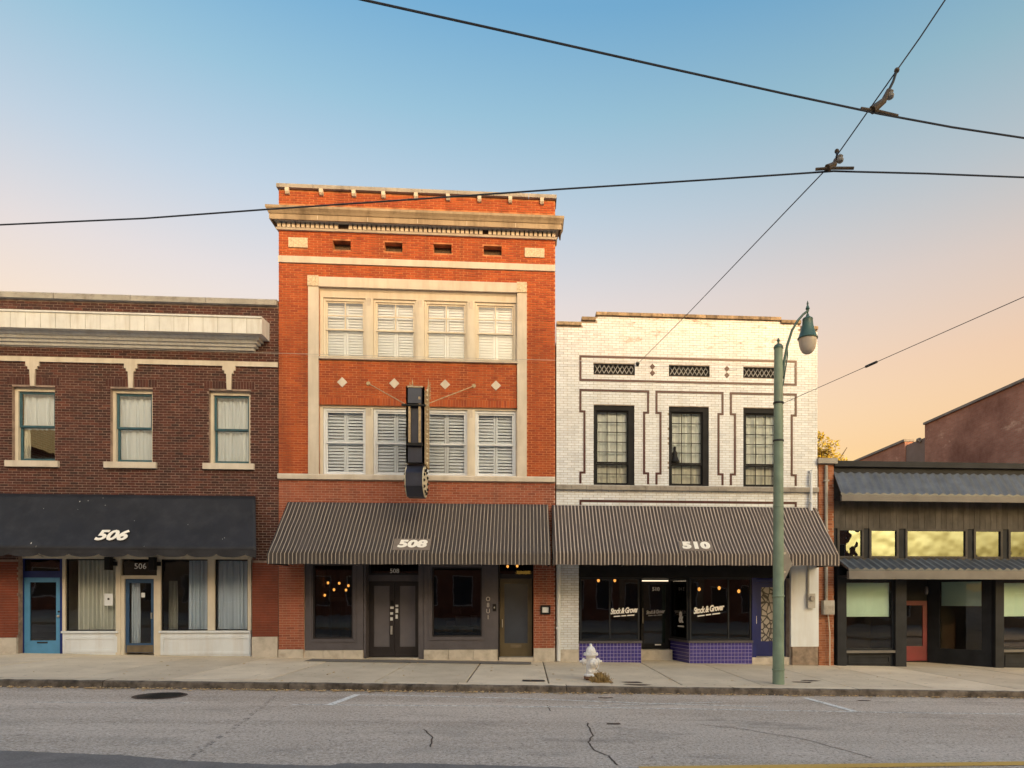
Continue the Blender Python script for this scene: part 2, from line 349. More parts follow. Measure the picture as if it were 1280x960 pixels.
def asphalt():
    m = bpy.data.materials.new('asphalt'); t, b = nodes(m)
    grit = noise(t, 26, 4, .85); speck = noise(t, 60, 2, .7)
    mid = ramp(t, noise(t, .3, 9, .66, stretch=(.5, 1.5, 1)), .34, .66)
    c = mixrgb(t, (.48,.39,.315), (.63,.525,.435), mid)
    lane = ramp(t, noise(t, 1.0, 3, .5, stretch=(.03, 1.1, 1)), .40, .62)
    c = mixrgb(t, c, (.80,.785,.77), lane, 'MULTIPLY')
    c = mixrgb(t, c, (.75,.68,.61), ramp(t, grit, .55, .66))
    c = mixrgb(t, c, (.13,.112,.098), ramp(t, grit, .47, .34))
    c = mixrgb(t, c, (.78,.72,.65), ramp(t, speck, .62, .70))
    for sc, lo, hi, st_, amt, col in ((1.1, .58, .70, (.35, 1.3, 1), .45, (.16,.14,.125)), (5.0, .66, .72, (.6, 1.6, 1), .55, (.12,.105,.095)), (.55, .56, .62, (.8, 1.2, 1), .22, (.17,.15,.135))):
        k = N(t, 'ShaderNodeMath', operation='MULTIPLY'); t.links.new(ramp(t, noise(t, sc, 9, .7, stretch=st_), lo, hi), k.inputs[0]); k.inputs[1].default_value = amt
        c = mixrgb(t, c, col, k.outputs[0])
    t.links.new(c, b.inputs['Base Color']); b.inputs['Roughness'].default_value = .95; b.inputs['Specular IOR Level'].default_value = .15; bump(t, b, grit, .5, .012)
    return m
def concrete():
    m = bpy.data.materials.new('sidewalk_concrete'); t, b = nodes(m)
    c = mixrgb(t, (.56,.455,.33), (.73,.61,.455), ramp(t, noise(t, .9, 9, .68), .32, .68))
    c = mixrgb(t, c, (.30,.245,.18), ramp(t, noise(t, 2.3, 9, .75, stretch=(1.6, .5, 1)), .60, .80))
    k = N(t, 'ShaderNodeMath', operation='MULTIPLY'); t.links.new(ramp(t, noise(t, 9, 3, .5), .67, .72), k.inputs[0]); k.inputs[1].default_value = .6
    c = mixrgb(t, c, (.15,.12,.09), k.outputs[0])
    c = mixrgb(t, c, (.70,.61,.48), ramp(t, noise(t, 70, 3, .7), .58, .78))
    oi = N(t, 'ShaderNodeObjectInfo'); rr = N(t, 'ShaderNodeMapRange'); rr.inputs['To Min'].default_value = .84; rr.inputs['To Max'].default_value = 1.08; t.links.new(oi.outputs['Random'], rr.inputs['Value'])
    cb = N(t, 'ShaderNodeCombineColor'); [t.links.new(rr.outputs[0], cb.inputs[i]) for i in range(3)]
    c = mixrgb(t, c, cb.outputs[0], 1.0, 'MULTIPLY')
    t.links.new(c, b.inputs['Base Color']); b.inputs['Roughness'].default_value = .92; b.inputs['Specular IOR Level'].default_value = .2; bump(t, b, noise(t, 60, 4), .3, .008)
    return m
m_conc = concrete()
m_asphalt = asphalt()
m_patchasph = M('dark_asphalt', (.17,.15,.138), .9, .2, 2, dirt=(.3,.275,.25), dirt_amt=.7, dscale=45, bmp=.5, bscale=120)
def worn(name, col, thr):
    m = bpy.data.materials.new(name); t, b = nodes(m); o = t.nodes['Material Output']
    b.inputs['Base Color'].default_value = (*col, 1); b.inputs['Roughness'].default_value = .8
    tr = N(t, 'ShaderNodeBsdfTransparent'); mx = N(t, 'ShaderNodeMixShader')
    t.links.new(ramp(t, noise(t, 14, 8, .75), thr - .07, thr + .09), mx.inputs[0]); t.links.new(tr.outputs[0], mx.inputs[1]); t.links.new(b.outputs[0], mx.inputs[2]); t.links.new(mx.outputs[0], o.inputs[0])
    return m
m_line = worn('worn_white_line', (.78,.75,.70), .40)
m_linefaint = worn('faint_white_line', (.72,.68,.62), .46)
m_yellow = worn('worn_yellow_line', (.62,.37,.08), .34)

# ------------------------------------------------------------------ generic builders
def wall_cells(mb, x0, x1, z0, z1, y0, y1, holes):
    zs = sorted({z0, z1, *[min(max(h[2], z0), z1) for h in holes], *[min(max(h[3], z0), z1) for h in holes]})
    for a, b in zip(zs[:-1], zs[1:]):
        if b - a < 1e-4: continue
        zc = (a + b) / 2; cut = sorted((max(h[0], x0), min(h[1], x1)) for h in holes if h[2] < zc < h[3] and h[1] > x0 and h[0] < x1)
        c = x0
        for p, q in cut:
            if p > c + 1e-4: mb.box(c, p, y0, y1, a, b)
            c = max(c, q)
        if c < x1 - 1e-4: mb.box(c, x1, y0, y1, a, b)
def bricks(name, parent, mat, x0, x1, z0, z1, y, holes, course=.0677, length=.203, joint=.011, proud=.009, top=None, soldiers=(), bond=.5):
    vs = []; fs = []; tones = []
    def one(a, b, c, d):
        yy = y - proud - random.uniform(-.0025, .0025); o = len(vs)
        vs.extend([(a,yy,c),(b,yy,c),(b,yy,d),(a,yy,d),(a,y+.002,c),(b,y+.002,c),(b,y+.002,d),(a,y+.002,d)])
        fs.extend([(o,o+1,o+2,o+3),(o+1,o+5,o+6,o+2),(o+4,o,o+3,o+7),(o+3,o+2,o+6,o+7),(o+4,o+5,o+1,o)])
        tones.extend([random.random()] * 5)
    sol = []
    for h in soldiers:
        k0 = math.ceil((h[2] - z0) / course - .25); sol.append((h[0], h[1], z0 + k0 * course, z0 + (k0 + 3) * course))
    soldiers = sol; allh = list(holes)
    n = int((z1 - z0) / course + .001)
    for i in range(n):
        a = z0 + i * course + joint / 2; b = z0 + (i + 1) * course - joint / 2; zc = (a + b) / 2
        cut = sorted((h[0], h[1]) for h in allh if h[2] - course * .3 < zc < h[3] + course * .3 and h[1] > x0 and h[0] < x1)
        cut = sorted(cut + [(h[0], h[1]) for h in soldiers if h[2] < zc < h[3]])
        ivs = []; c = x0
        for p, q in cut:
            if p > c: ivs.append((c, p))
            c = max(c, q)
        if c < x1: ivs.append((c, x1))
        off = (i % 2) * length * bond + random.uniform(-.006, .006)
        for p, q in ivs:
            k = math.floor((p - x0 - off) / length)
            while True:
                s = x0 + off + k * length; e = s + length - joint; k += 1
                if s >= q: break
                s2, e2 = max(s, p), min(e, q)
                if e2 - s2 < .03: continue
                if top and zc > top((s2 + e2) / 2): continue
                one(s2, e2, a, b)
    for h in soldiers:
        w = .072; k = int((h[1] - h[0]) / w)
        for j in range(k): one(h[0] + j * w + .005, h[0] + (j + 1) * w - .005, h[2] + .004, h[3] - .004)
    me = bpy.data.meshes.new(name); me.from_pydata(vs, [], fs); me.update()
    at = me.attributes.new('tone', 'FLOAT', 'FACE'); at.data.foreach_set('value', tones)
    o = link(name, me, mat, parent); o['kind'] = 'stuff'; return o
def pane(parent, x0, x1, z0, z1, y, mat=None, name='pane'): return obj(name, MB().box(x0, x1, y, y + .006, z0, z1), mat or m_glass, parent)
def curtain(parent, x0, x1, z0, z1, y, mat, waves=9, amp=.035, name='curtain'):
    n = 64; vs = []; fs = []; ph = random.random() * 6
    for i in range(n + 1):
        s = i / n; x = x0 + (x1 - x0) * s
        yy = y + amp * math.sin(s * waves * 6.283 + ph + 1.2 * math.sin(s * 9 + ph)) + amp * .4 * math.sin(s * waves * 14 + ph)
        vs += [(x, yy, z0), (x + .012 * math.sin(i), yy, (z0 + z1) / 2), (x, yy * .5 + y * .5, z1)]
    for i in range(n): 
        for j in (0, 1): fs.append((i*3+j, (i+1)*3+j, (i+1)*3+j+1, i*3+j+1))
    mb = MB(); mb.add(vs, fs); return obj(name, mb, mat, parent, True)
def text_mb(s, size=1.0, bold=0.0, shear=0.0, sxx=1.0, spacing=1.0, extr=.006):
    cu = bpy.data.curves.new('t', 'FONT'); cu.body = s; cu.size = size; cu.offset = bold; cu.shear = shear; cu.align_x = 'CENTER'; cu.align_y = 'CENTER'
    cu.space_character = spacing; cu.extrude = extr; cu.resolution_u = 3
    o = bpy.data.objects.new('t', cu); C.objects.link(o); dg = bpy.context.evaluated_depsgraph_get(); dg.update()
    me = bpy.data.meshes.new_from_object(o.evaluated_get(dg)); bpy.data.objects.remove(o); bpy.data.curves.remove(cu)
    mb = MB(); mb.add([(v.co.x * sxx, v.co.y, v.co.z) for v in me.vertices], [tuple(p.vertices) for p in me.polygons]); bpy.data.meshes.remove(me)
    return mb
def place(mb, origin, ex, ey, ez):
    origin, ex, ey, ez = map(Vector, (origin, ex, ey, ez))
    mb.v = [tuple(origin + ex * p[0] + ey * p[1] + ez * p[2]) for p in mb.v]; return mb
def flat_text(s, parent, mat, x, y, z, size, name='lettering', rot=0.0, **kw):
    c, q = math.cos(rot), math.sin(rot)
    return obj(name, place(text_mb(s, size, **kw), (x, y, z), (c, 0, q), (-q, 0, c), (0, -1, 0)), mat, parent)
def shell(root, x0, x1, ztop, depth, zbase, mat, y=.34, floors=()):
    """side walls, rear wall, roof and floors of a building"""
    obj('side_wall', MB().box(x0 + .01, x0 + .3, y, depth, zbase, ztop - .01), mat, root)
    obj('side_wall', MB().box(x1 - .3, x1 - .01, y, depth, zbase, ztop - .01), mat, root)
    obj('rear_wall', MB().box(x0 + .3, x1 - .3, depth - .3, depth, zbase, ztop - .02), mat, root)
    obj('roof', MB().box(x0 + .3, x1 - .3, y, depth - .3, ztop - .75, ztop - .5), m_tar, root)
    for z in floors: obj('floor_slab', MB().box(x0 + .3, x1 - .3, y + .02, depth - .3, z - .2, z), m_floorin, root)

# ================================================================== the setting
tag(obj('ground', MB().add([(-400, -400, 8.2 - .5), (400, -400, -8.2 - .5), (400, 500, -8.2 - .5), (-400, 500, 8.2 - .5)], [(0, 1, 2, 3)]), m_soil), kind='structure')
YK = -5.10                      # kerb face
def strip(mb, x0, x1, y0, y1, dz):
    return mb.add([(x0, y0, gz(x0) + dz), (x1, y0, gz(x1) + dz), (x1, y1, gz(x1) + dz), (x0, y1, gz(x0) + dz)], [(0, 1, 2, 3)])
RD = -.14
road = tag(obj('road', strip(MB(), -60, 60, -17.6, YK + .05, RD), m_asphalt), kind='structure')
walk = tag(obj('sidewalk', strip(MB(), -60, 60, YK + .02, 1.6, -.03), m_joint), kind='structure')
kerb = tag(obj('kerb', strip(MB(), -60, 60, YK + .02, YK + .2, -.045), m_joint), kind='structure')
def slab(mb, x0, x1, y0, y1, dz, thick):
    b = .012
    v = []
    for (xa, xb, ya, yb, d) in ((x0, x1, y0, y1, -thick), (x0, x1, y0, y1, dz - b), (x0 + b, x1 - b, y0 + b, y1 - b, dz)):
        v += [(xa, ya, gz(xa) + d), (xb, ya, gz(xb) + d), (xb, yb, gz(xb) + d), (xa, yb, gz(xa) + d)]
    f = [(8, 9, 10, 11)]
    for k in (0, 4):
        for i in range(4): f.append((k + i, k + (i + 1) % 4, k + 4 + (i + 1) % 4, k + 4 + i))
    return mb.add(v, f)
xs = [-23, -21, -19.2, -17.1, -15.3, -13.2, -11.4]
xs += [fx(u, -4.7) for u in (95, 215, 335, 470, 583, 686, 765, 852, 955, 1062, 1165, 1270)] + [12.6, 14.5, 16.4, 18.5, 20.5]
for a, b in zip(xs[:-1], xs[1:]):
    dj = random.uniform(-.004, .004)
    obj('slab', slab(MB(), a + .013, b - .013, YK + .36, 1.55, dj, .1), m_conc, walk)
x = -23.0
kx = []
while x < 21:
    L = random.uniform(1.6, 3.4); kx.append((x, x + L)); x += L
for a, b in kx:
    mb = MB(); n = 14; vs = []; fs = []
    prof = [(YK + .345, -.12), (YK + .345, .0), (YK + .05, .002), (YK + .012, -.018), (YK, -.05), (YK - .012, -.17)]
    for i in range(n + 1):
        xx = a + .006 + (b - a - .012) * i / n; j = random.uniform(-.012, .012)
        for q, (yy, dz) in enumerate(prof):
            w = 0 if q < 2 else (1 if q < 5 else .6)
            vs.append((xx, yy + j * w + random.uniform(-.008, .008) * w, gz(xx) + dz + random.uniform(-.008, .003) * (w if q > 1 else 0)))
    m_ = len(prof)
    for i in range(n):
        for q in range(m_ - 1): fs.append((i*m_+q, i*m_+q+1, (i+1)*m_+q+1, (i+1)*m_+q))
    fs += [tuple(range(m_))[::-1], tuple(range(n*m_, n*m_+m_))]
    mb.add(vs, fs); ks = obj('kerb_stone', mb, m_kerb, kerb); ks.data.materials.append(m_conc)
    for pi_ in range(n): ks.data.polygons[pi_ * (m_ - 1) + 1].material_index = 1
# grime line and dark strip before the middle shop, patches
p0, p1 = gpt(383, 832), gpt(662, 834)
mb = MB(); strip(mb, fx(380, -.95), fx(664, -.95), -.98, -.30, .012); obj('rubber_strip', mb, m_patchasph, walk)
def lid(u, v, w, d, name, mat, parent, drop, dz=.006):
    p = gpt(u, v, drop); mb = MB(); strip(mb, p.x - w / 2, p.x + w / 2, p.y - d / 2, p.y + d / 2, -drop + dz); return obj(name, mb, mat, parent)
lid(667, 851, .46, .25, 'utility_cover', m_iron, walk, 0, .008)
for u, v in ((792, 853), (797, 856), (1005, 853), (1012, 851)):
    p = gpt(u, v); mb = MB(); n = 14
    ring_ = [(p.x + random.uniform(.10, .24) * math.cos(k / n * 6.283) * 1.3, p.y + random.uniform(.07, .14) * math.sin(k / n * 6.283)) for k in range(n)]
    mb.add([(a, b, gz(a) + .0065) for a, b in ring_], [tuple(range(n))]); obj('stain', mb, m_stain, walk)
# road: markings, patch, cracks, manhole
def poly_strip(pts, w, mat, name, dz):
    P = [gpt(u, v, -RD) for u, v in pts]; mb = MB(); vs = []
    for i, p in enumerate(P):
        t = (P[min(i + 1, len(P) - 1)] - P[max(i - 1, 0)]); t.z = 0; t.normalize(); n_ = Vector((-t.y, t.x, 0)) * w / 2
        for q in (p + n_, p - n_): vs.append((q.x, q.y, gz(q.x) + RD + dz))
    mb.add(vs, [(2*i, 2*i+1, 2*i+3, 2*i+2) for i in range(len(P) - 1)]); return obj(name, mb, mat, road)
poly_strip([(411, 882), (447, 868.5)], .13, m_line, 'parking_line', .008)
poly_strip([(1006, 872.5), (1068, 889.5)], .13, m_line, 'parking_line', .008)
poly_strip([(365, 881), (640, 883), (960, 888), (1120, 891), (1290, 893)], .09, m_linefaint, 'parking_line', .005)
poly_strip([(452, 868.5), (640, 873), (800, 879), (960, 884)], .10, m_linefaint, 'parking_line', .006)
poly_strip([(40, 878), (240, 879)], .07, m_linefaint, 'parking_line', .005)
poly_strip([(640, 885), (760, 882), (900, 878)], .06, m_linefaint, 'parking_line', .0075)
poly_strip([(800, 961.5), (1050, 958), (1300, 954.5)], .17, m_yellow, 'centre_line', .008)
def jag(pts, amp, k=5):
    out = []
    for a, b in zip(pts[:-1], pts[1:]):
        for i in range(k): s = i / k; out.append((a[0] + (b[0]-a[0])*s + random.uniform(-amp, amp), a[1] + (b[1]-a[1])*s))
    return out + [pts[-1]]
poly_strip(jag([(734, 904), (741, 920), (735, 928), (742, 938), (760, 945), (772, 957)], 1.2), .022, m_stain, 'crack', .004)
poly_strip(jag([(530, 912), (541, 922), (538, 934)], 1.0), .02, m_stain, 'crack', .004)
poly_strip(jag([(684, 882), (688, 889)], .5), .016, m_stain, 'crack', .004)
poly_strip(jag([(870, 905), (930, 912), (1010, 925), (1090, 948)], 2), .014, m_stain, 'crack', .004)
poly_strip(jag([(345, 870), (300, 905), (225, 955)], 2), .07, worn('tar_seam', (.17,.15,.135), .57), 'tar_seam', .0045)
P = [gpt(u, v + random.uniform(-.5, .5), -RD) for u, v in jag([(-40, 937), (60, 940.5), (150, 944), (230, 951), (300, 954.5), (410, 957.5), (425, 954.5), (520, 954.5), (620, 957), (760, 961), (840, 972)], 2, 14)]
mb = MB(); mb.add([(p.x, p.y, gz(p.x) + RD + .004) for p in P] + [(4.5, -17.5, gz(4.5) + RD + .004), (-14, -17.5, gz(-14) + RD + .004)], [tuple(range(len(P) + 2))[::-1]])
obj('asphalt_patch', mb, m_patchasph, road)
p = gpt(200, 870, -RD); mb = MB()
mb.add([(p.x + .42 * math.cos(k / 28 * 6.283), p.y + .42 * math.sin(k / 28 * 6.283), gz(p.x + .42 * math.cos(k / 28 * 6.283)) + RD + .007) for k in range(28)], [tuple(range(28))])
mh = obj('manhole_cover', mb, m_stain, road)
for k in range(-3, 4):
    h = math.sqrt(max(0, .36**2 - (k * .1)**2)); mb = MB(); mb.box(p.x - h, p.x + h, p.y + k*.1 - .015, p.y + k*.1 + .015, gz(p.x) + RD + .009, gz(p.x) + RD + .018); obj('rib', mb, m_iron, mh)
for u, v, w in ((757, 872.5, .28), (767, 905, .2), (1080, 876, .25)): lid(u, v, w, .1, 'utility_cover', m_stain, road, -RD, .006)
# fallen leaves along the kerb
mb = MB()
for i in range(1300):
    x = random.uniform(-13.5, 12) if i % 3 else random.gauss(-4.5, 3.5)
    y = YK - abs(random.gauss(.02, .09)) - .03 if random.random() < .9 else random.uniform(YK, -1)
    z = gz(x) + (RD if y < YK else 0) + .012; a = random.random() * 6.28; s = random.uniform(.014, .045) * (1.7 if random.random() < .2 else 1)
    ca, sa = math.cos(a) * s, math.sin(a) * s; h = random.uniform(0, .022)
    mb.add([(x - ca, y - sa, z), (x + sa * .6, y - ca * .6, z + h), (x + ca, y + sa, z + h * .4), (x - sa * .6, y + ca * .6, z + h)], [(0, 1, 2, 3)])
tag(obj('fallen_leaves', mb, m_leafdry), 'dry tan leaves scattered in the gutter along the kerb', 'leaves', kind='stuff')

# ================================================================== left building, dark brick, number 506
X6a, X6b = fx(-95), fx(347.5); Y6 = .03
Z6 = fz(170, 378, Y6)
b6 = thing('brick_building', (-11, 0, gz(-11)), 'dark brown brick shop building with white cornice and three blue sash windows upstairs', 'building', 'shop buildings in the row')
wins6 = [rect(15, 484, 68, 577, Y6), rect(138, 486, 191, 578, Y6), rect(261, 489, 313, 580, Y6)]
w6x = wins6[1][1] - wins6[1][0]
zt = wins6[1][3]; zb = wins6[1][2]
wins6 = [(w[0], w[0] + w6x, zb, zt) for w in wins6]
extra = fx(-85); wins6e = wins6
store6 = (fx(23, Y6), fx(315.5, Y6), -.6, fz(170, 640, Y6))
holes6 = wins6 + [store6]
mb = MB(); wall_cells(mb, X6a, X6b, -.8, Z6, Y6, Y6 + .32, holes6); obj('wall', mb, m_mort506, b6)
zpaint = fz(330, 702, Y6)
sold = [(w[0] - .12, w[1] + .12, w[3] + .0, w[3] + .205) for w in wins6]
bricks('brickwork', b6, m_brick506, X6a, X6b, zpaint + .02, Z6, Y6, holes6, soldiers=sold, joint=.0145)
shell(b6, X6a, X6b, Z6, 12, -1, m_sidebrick, y=Y6 + .33, floors=(fz(170, 622),))
zpl = fz(333, 796)
for a, b in ((X6a, store6[0]), (store6[1], X6b)):
    bricks('painted_brickwork', b6, m_paint506, a, b - .004, zpl, zpaint + .01, Y6, [], proud=.012, joint=.006)
    obj('plinth_block', MB().box(a + .01, b - .002, Y6 - .07, Y6 - .002, -.6, zpl), m_plinth, b6)
# coping stones
x = X6a
while x < X6b - .1:
    e = min(X6b - .01, x + random.choice((1.35, 1.9, 1.6)))
    obj('coping_stone', MB().prism([(Y6 - .10, Z6), (Y6 + .40, Z6), (Y6 + .40, Z6 + .19), (Y6 - .08, Z6 + .15 + random.uniform(0, .012)), (Y6 - .10, Z6 + .13)], 'x', x + .008, e - .008), m_coping, b6); x = e
# cornice
YC = -.51
zf1 = fz(170, 391, YC); zf0 = fz(170, 412.5, YC); zc0 = fz(170, 436, Y6); xe = fx(337, Y6)
H = zf1 - zc0
prof = [(.51, zf1 - .03), (.49, zf1), (.0, zf1 + .03)]
layers = [(.51, zf0, zf1), (.34, zf0 - .27 * (zf0 - zc0), zf0 - .004), (.27, zf0 - .52 * (zf0 - zc0), zf0 - .27 * (zf0 - zc0) - .004), (.19, zf0 - .76 * (zf0 - zc0), zf0 - .52 * (zf0 - zc0) - .004), (.11, zc0, zf0 - .76 * (zf0 - zc0) - .004)]
cor = None
for i, (pr, a, b) in enumerate(layers):
    e = xe - (.51 - pr) * .9
    mb = MB()
    if i == 0:
        mb.prism([(Y6 - .005, a), (Y6 - pr, a), (Y6 - pr, b - .05), (Y6 - pr - .03, b - .04), (Y6 - pr - .03, b), (Y6 - .005, b + .035)], 'x', X6a, e)
        cor = obj('cornice', mb, m_cornicepaint, b6)
    else:
        mb.prism([(Y6 - .005, a), (Y6 - pr + .035, a), (Y6 - pr, a + .05), (Y6 - pr, b), (Y6 - .005, b)], 'x', X6a, e)
        obj('moulding', mb, m_cornicepaint, cor)
s = fx(-80)
while s < xe - .05:
    obj('seam', MB().box(s, s + .006, YC + Y6 - .006, YC + Y6 - .001, zf0 + .01, zf1 - .055), m_coping, cor); s += .36
# belt course with keystones
zb0, zb1 = fz(170, 455.5, Y6), fz(170, 449.5, Y6)
obj('belt_course', MB().box(X6a, X6b - .005, Y6 - .05, Y6 - .003, zb0, zb1), m_stone, b6)
for w in wins6:
    c = (w[0] + w[1]) / 2; h = zb0 - w[3]
    mb = MB(); pts = [(c - .165, zb0), (c - .165, zb0 - .12), (c - .115, zb0 - .12), (c - .115, zb0 - .20), (c - .07, zb0 - .20), (c - .052, w[3] + .01), (c + .052, w[3] + .01), (c + .07, zb0 - .20), (c + .115, zb0 - .20), (c + .115, zb0 - .12), (c + .165, zb0 - .12), (c + .165, zb0)]
    mb.prism(pts, 'y', Y6 - .055, Y6 - .002); obj('keystone', mb, m_stone, b6)
for i, w in enumerate(wins6):
    wn = obj('window', MB().ring(w[0], w[1], w[2], w[3], .075, Y6 + .10, Y6 + .22, wt=.09, wb=.02), m_creampaint, b6)
    obj('sill', MB().box(w[0] - .12, w[1] + .12, Y6 - .09, Y6 + .11, w[2] - .16, w[2] - .002), m_stone, wn)
    a0, a1, c0, c1 = w[0] + .078, w[1] - .078, w[2] + .024, w[3] - .093; mid = (c0 + c1) / 2
    obj('sash', MB().ring(a0, a1, mid - .02, c1, .05, Y6 + .15, Y6 + .19), m_teal, wn)
    obj('sash', MB().ring(a0, a1, c0, mid + .02, .05, Y6 + .192, Y6 + .23, wb=.08), m_teal, wn)
    pane(wn, a0 + .04, a1 - .04, mid + .02, c1 - .04, Y6 + .168); pane(wn, a0 + .04, a1 - .04, c0 + .05, mid - .02, Y6 + .21)
    if i == 0:
        curtain(wn, a0, a1, mid - .05, c1, Y6 + .29, m_curtain, 6); curtain(wn, a0, a0 + .16, c0, mid - .05, Y6 + .29, m_curtain2, 2)
    else: curtain(wn, a0, a1, c0, c1, Y6 + .29, m_curtain, 7)
# ground floor shopfront of 506
Ys = .20
def r6(u0, v0, u1, v1, Y=Ys): return rect(u0, v0, u1, v1, Y)
zst = store6[3]
obj('header', MB().box(store6[0], store6[1], Ys - .05, Ys + .06, fz(200, 699, Ys), zst), m_creampaint, b6)
zbase = gz(fx(200)) - .35
# blue door
d = r6(30, 722, 76.5, 817); fr = r6(23, 690, 79, 817)
df = obj('door_frame', MB().ring(fr[0] + .005, fr[1], zbase, fz(50, 693, Ys), .13, Ys - .02, Ys + .08, wb=0, wr=.07), m_navy, b6)
obj('transom_rail', MB().box(fr[0] + .135, fr[1] - .07, Ys - .015, Ys + .075, d[3], d[3] + .17), m_navy, df)
pane(df, fr[0] + .14, fr[1] - .07, d[3] + .17, fz(50, 693, Ys) - .13, Ys + .03, m_glassdark)
dr = obj('door', MB().ring(d[0], d[1], d[2], d[3], .135, Ys + .01, Ys + .06, wt=.12, wb=.34), m_lightblue, b6)
pane(dr, d[0] + .135, d[1] - .135, d[2] + .34, d[3] - .12, Ys + .035, m_glassdark)
obj('mail_slot', MB().box((d[0]+d[1])/2 - .14, (d[0]+d[1])/2 + .12, Ys - .004, Ys + .009, d[2] + .27, d[2] + .31), m_iron, dr)
obj('handle', MB().ball((d[1] - .06, Ys - .02, d[2] + .98), .035), m_steel, dr, True); obj('lock', MB().lathe([(.025, 0), (.025, .02)], (d[1] - .06, Ys + .009, d[2] + 1.1), 12, (0, -1, 0)), m_iron, dr)
# bay panels, posts
def bulkhead(x0, x1, ztop_, y):
    q = obj('bulkhead', MB().box(x0, x1, y, y + .12, zbase, ztop_), m_whitepaint, b6)
    obj('moulding', MB().ring(x0 + .02, x1 - .02, gz(x1) + .06, ztop_ - .09, .07, y - .018, y - .001), m_whitepaint, q)
    obj('sill', MB().box(x0 - .01, x1 + .01, y - .05, y + .12, ztop_ + .002, ztop_ + .055), m_whitepaint, q)
zs6 = fz(200, 791, Ys)
xa, xb, xc, xd, xe2, xf, xg = fx(79.5, Ys), fx(149, Ys), fx(154, Ys), fx(195, Ys), fx(201, Ys), fx(314, Ys), fx(265, Ys)
bulkhead(xa, xb, zs6, Ys - .04); bulkhead(xe2, xf, zs6, Ys - .04)
obj('step', MB().box(xe2, xf + .01, Ys - .10, Ys - .045, zbase, fz(260, 820, Ys)), m_plinth, b6)
ztop6 = fz(200, 699, Ys) - .002
for x0, x1 in ((xa - .0, xa + .07), (xb - .06, xb + .06), (xd + .05, xe2 + .02), (xf - .07, xf + .02), (xg - .09, xg + .09)):
    obj('post', MB().box(x0, x1, Ys - .05, Ys + .08, zs6 + .06 if x0 != xb - .06 and x0 != xd + .05 else zbase, ztop6), m_creampaint, b6)
g1 = (xa + .07, xb - .06); g2 = (xe2 + .02, xg - .09); g3 = (xg + .09, xf - .07)
for a, b in (g1, g2, g3):
    sw = obj('shop_window', MB().ring(a, b, zs6 + .058, ztop6, .03, Ys + .0, Ys + .05), m_blackframe, b6); pane(sw, a + .02, b - .02, zs6 + .07, ztop6 - .02, Ys + .02)
curtain(b6, fx(98, .34), fx(146, .34), zs6, ztop6, .34, m_curtain2, 8, .04)
obj('return_wall', MB().box(fx(79, .3), fx(79, .3) + .05, .36, 1.7, zbase, ztop6 + .2), m_roomlight, b6)
curtain(b6, fx(236, .34), fx(263, .34), zs6, ztop6, .34, m_curtain, 5, .045); curtain(b6, fx(266, .34), fx(313, .34), zs6, ztop6, .34, m_curtain, 8, .045)
curtain(b6, fx(212, 1.1), fx(222, 1.1), zs6, zs6 + 1.4, 1.1, m_curtain2, 3, .04)
# glazed door of 506
dz0 = fz(173, 816, Ys); dz1 = fz(173, 724, Ys)
df = obj('door_frame', MB().ring(xb + .06, xd + .05, zbase, dz1 + .10, .09, Ys - .03, Ys + .08, wb=0), m_creampaint, b6)
pane(df, xb + .06, xd + .05, dz1 + .10, ztop6, Ys + .03, m_glassdark)
da, db = xb + .155, xd - .045
dr = obj('door', MB().ring(da, db, dz0, dz1, .085, Ys + .01, Ys + .055, wt=.1, wb=.25), m_bluedoor, b6)
obj('kick_plate', MB().box(da + .03, db - .03, Ys + .004, Ys + .009, dz0 + .01, dz0 + .20), m_kick, dr)
pane(dr, da + .085, db - .085, dz0 + .25, dz1 - .1, Ys + .03)
curtain(dr, da + .09, da + .30, dz0 + .25, dz1 - .1, Ys + .12, m_curtain, 3, .02)
obj('handle', MB().box(db - .07, db - .045, Ys - .04, Ys + .009, dz0 + .9, dz0 + 1.06), m_steel, dr)
obj('notice', MB().box(db - .34, db - .25, Ys + .02, Ys + .026, dz1 - .48, dz1 - .36), m_whitepaint, dr)
flat_text('506', df, m_numw, (da + db) / 2, Ys + .024, fz(173, 708, Ys), .21, sxx=1.0, extr=.003)
nb = obj('notice_board', MB().box(fx(132.5, Ys), fx(143, Ys), Ys - .07, Ys - .055, fz(138, 757, Ys), fz(138, 742, Ys)), m_whitepaint)
tag(nb, 'small white notice card with a dark dot beside the blue glazed door', 'notice')
obj('logo', MB().box(fx(136.5, Ys), fx(139, Ys), Ys - .074, Ys - .071, fz(138, 750, Ys), fz(138, 747.5, Ys)), m_black, nb)
for u, side in ((142, 'left'), (196.5, 'right')):  # pair of wall speakers, no lamps
    xx = fx(u, Ys); zz = fz(173, 705, Ys)
    t_ = thing('wall_speaker', (xx, Ys - .1, zz), 'small black wall speaker on the %s post above the glazed door' % side, 'wall speaker', 'wall speakers above the glazed door')
    obj('box', MB().box(xx - .08, xx + .05, Ys - .26, Ys - .10, zz - .17, zz + .17), m_black, t_); obj('bracket', MB().box(xx - .02, xx + .13, Ys - .11, Ys - .052, zz - .05, zz + .05), m_black, t_)
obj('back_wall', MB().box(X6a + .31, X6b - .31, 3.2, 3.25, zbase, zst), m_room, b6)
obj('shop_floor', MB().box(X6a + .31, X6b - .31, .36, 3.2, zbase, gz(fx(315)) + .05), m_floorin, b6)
obj('ceiling', MB().box(X6a + .31, X6b - .31, .36, 3.2, zst - .05, zst - .01), m_room, b6)

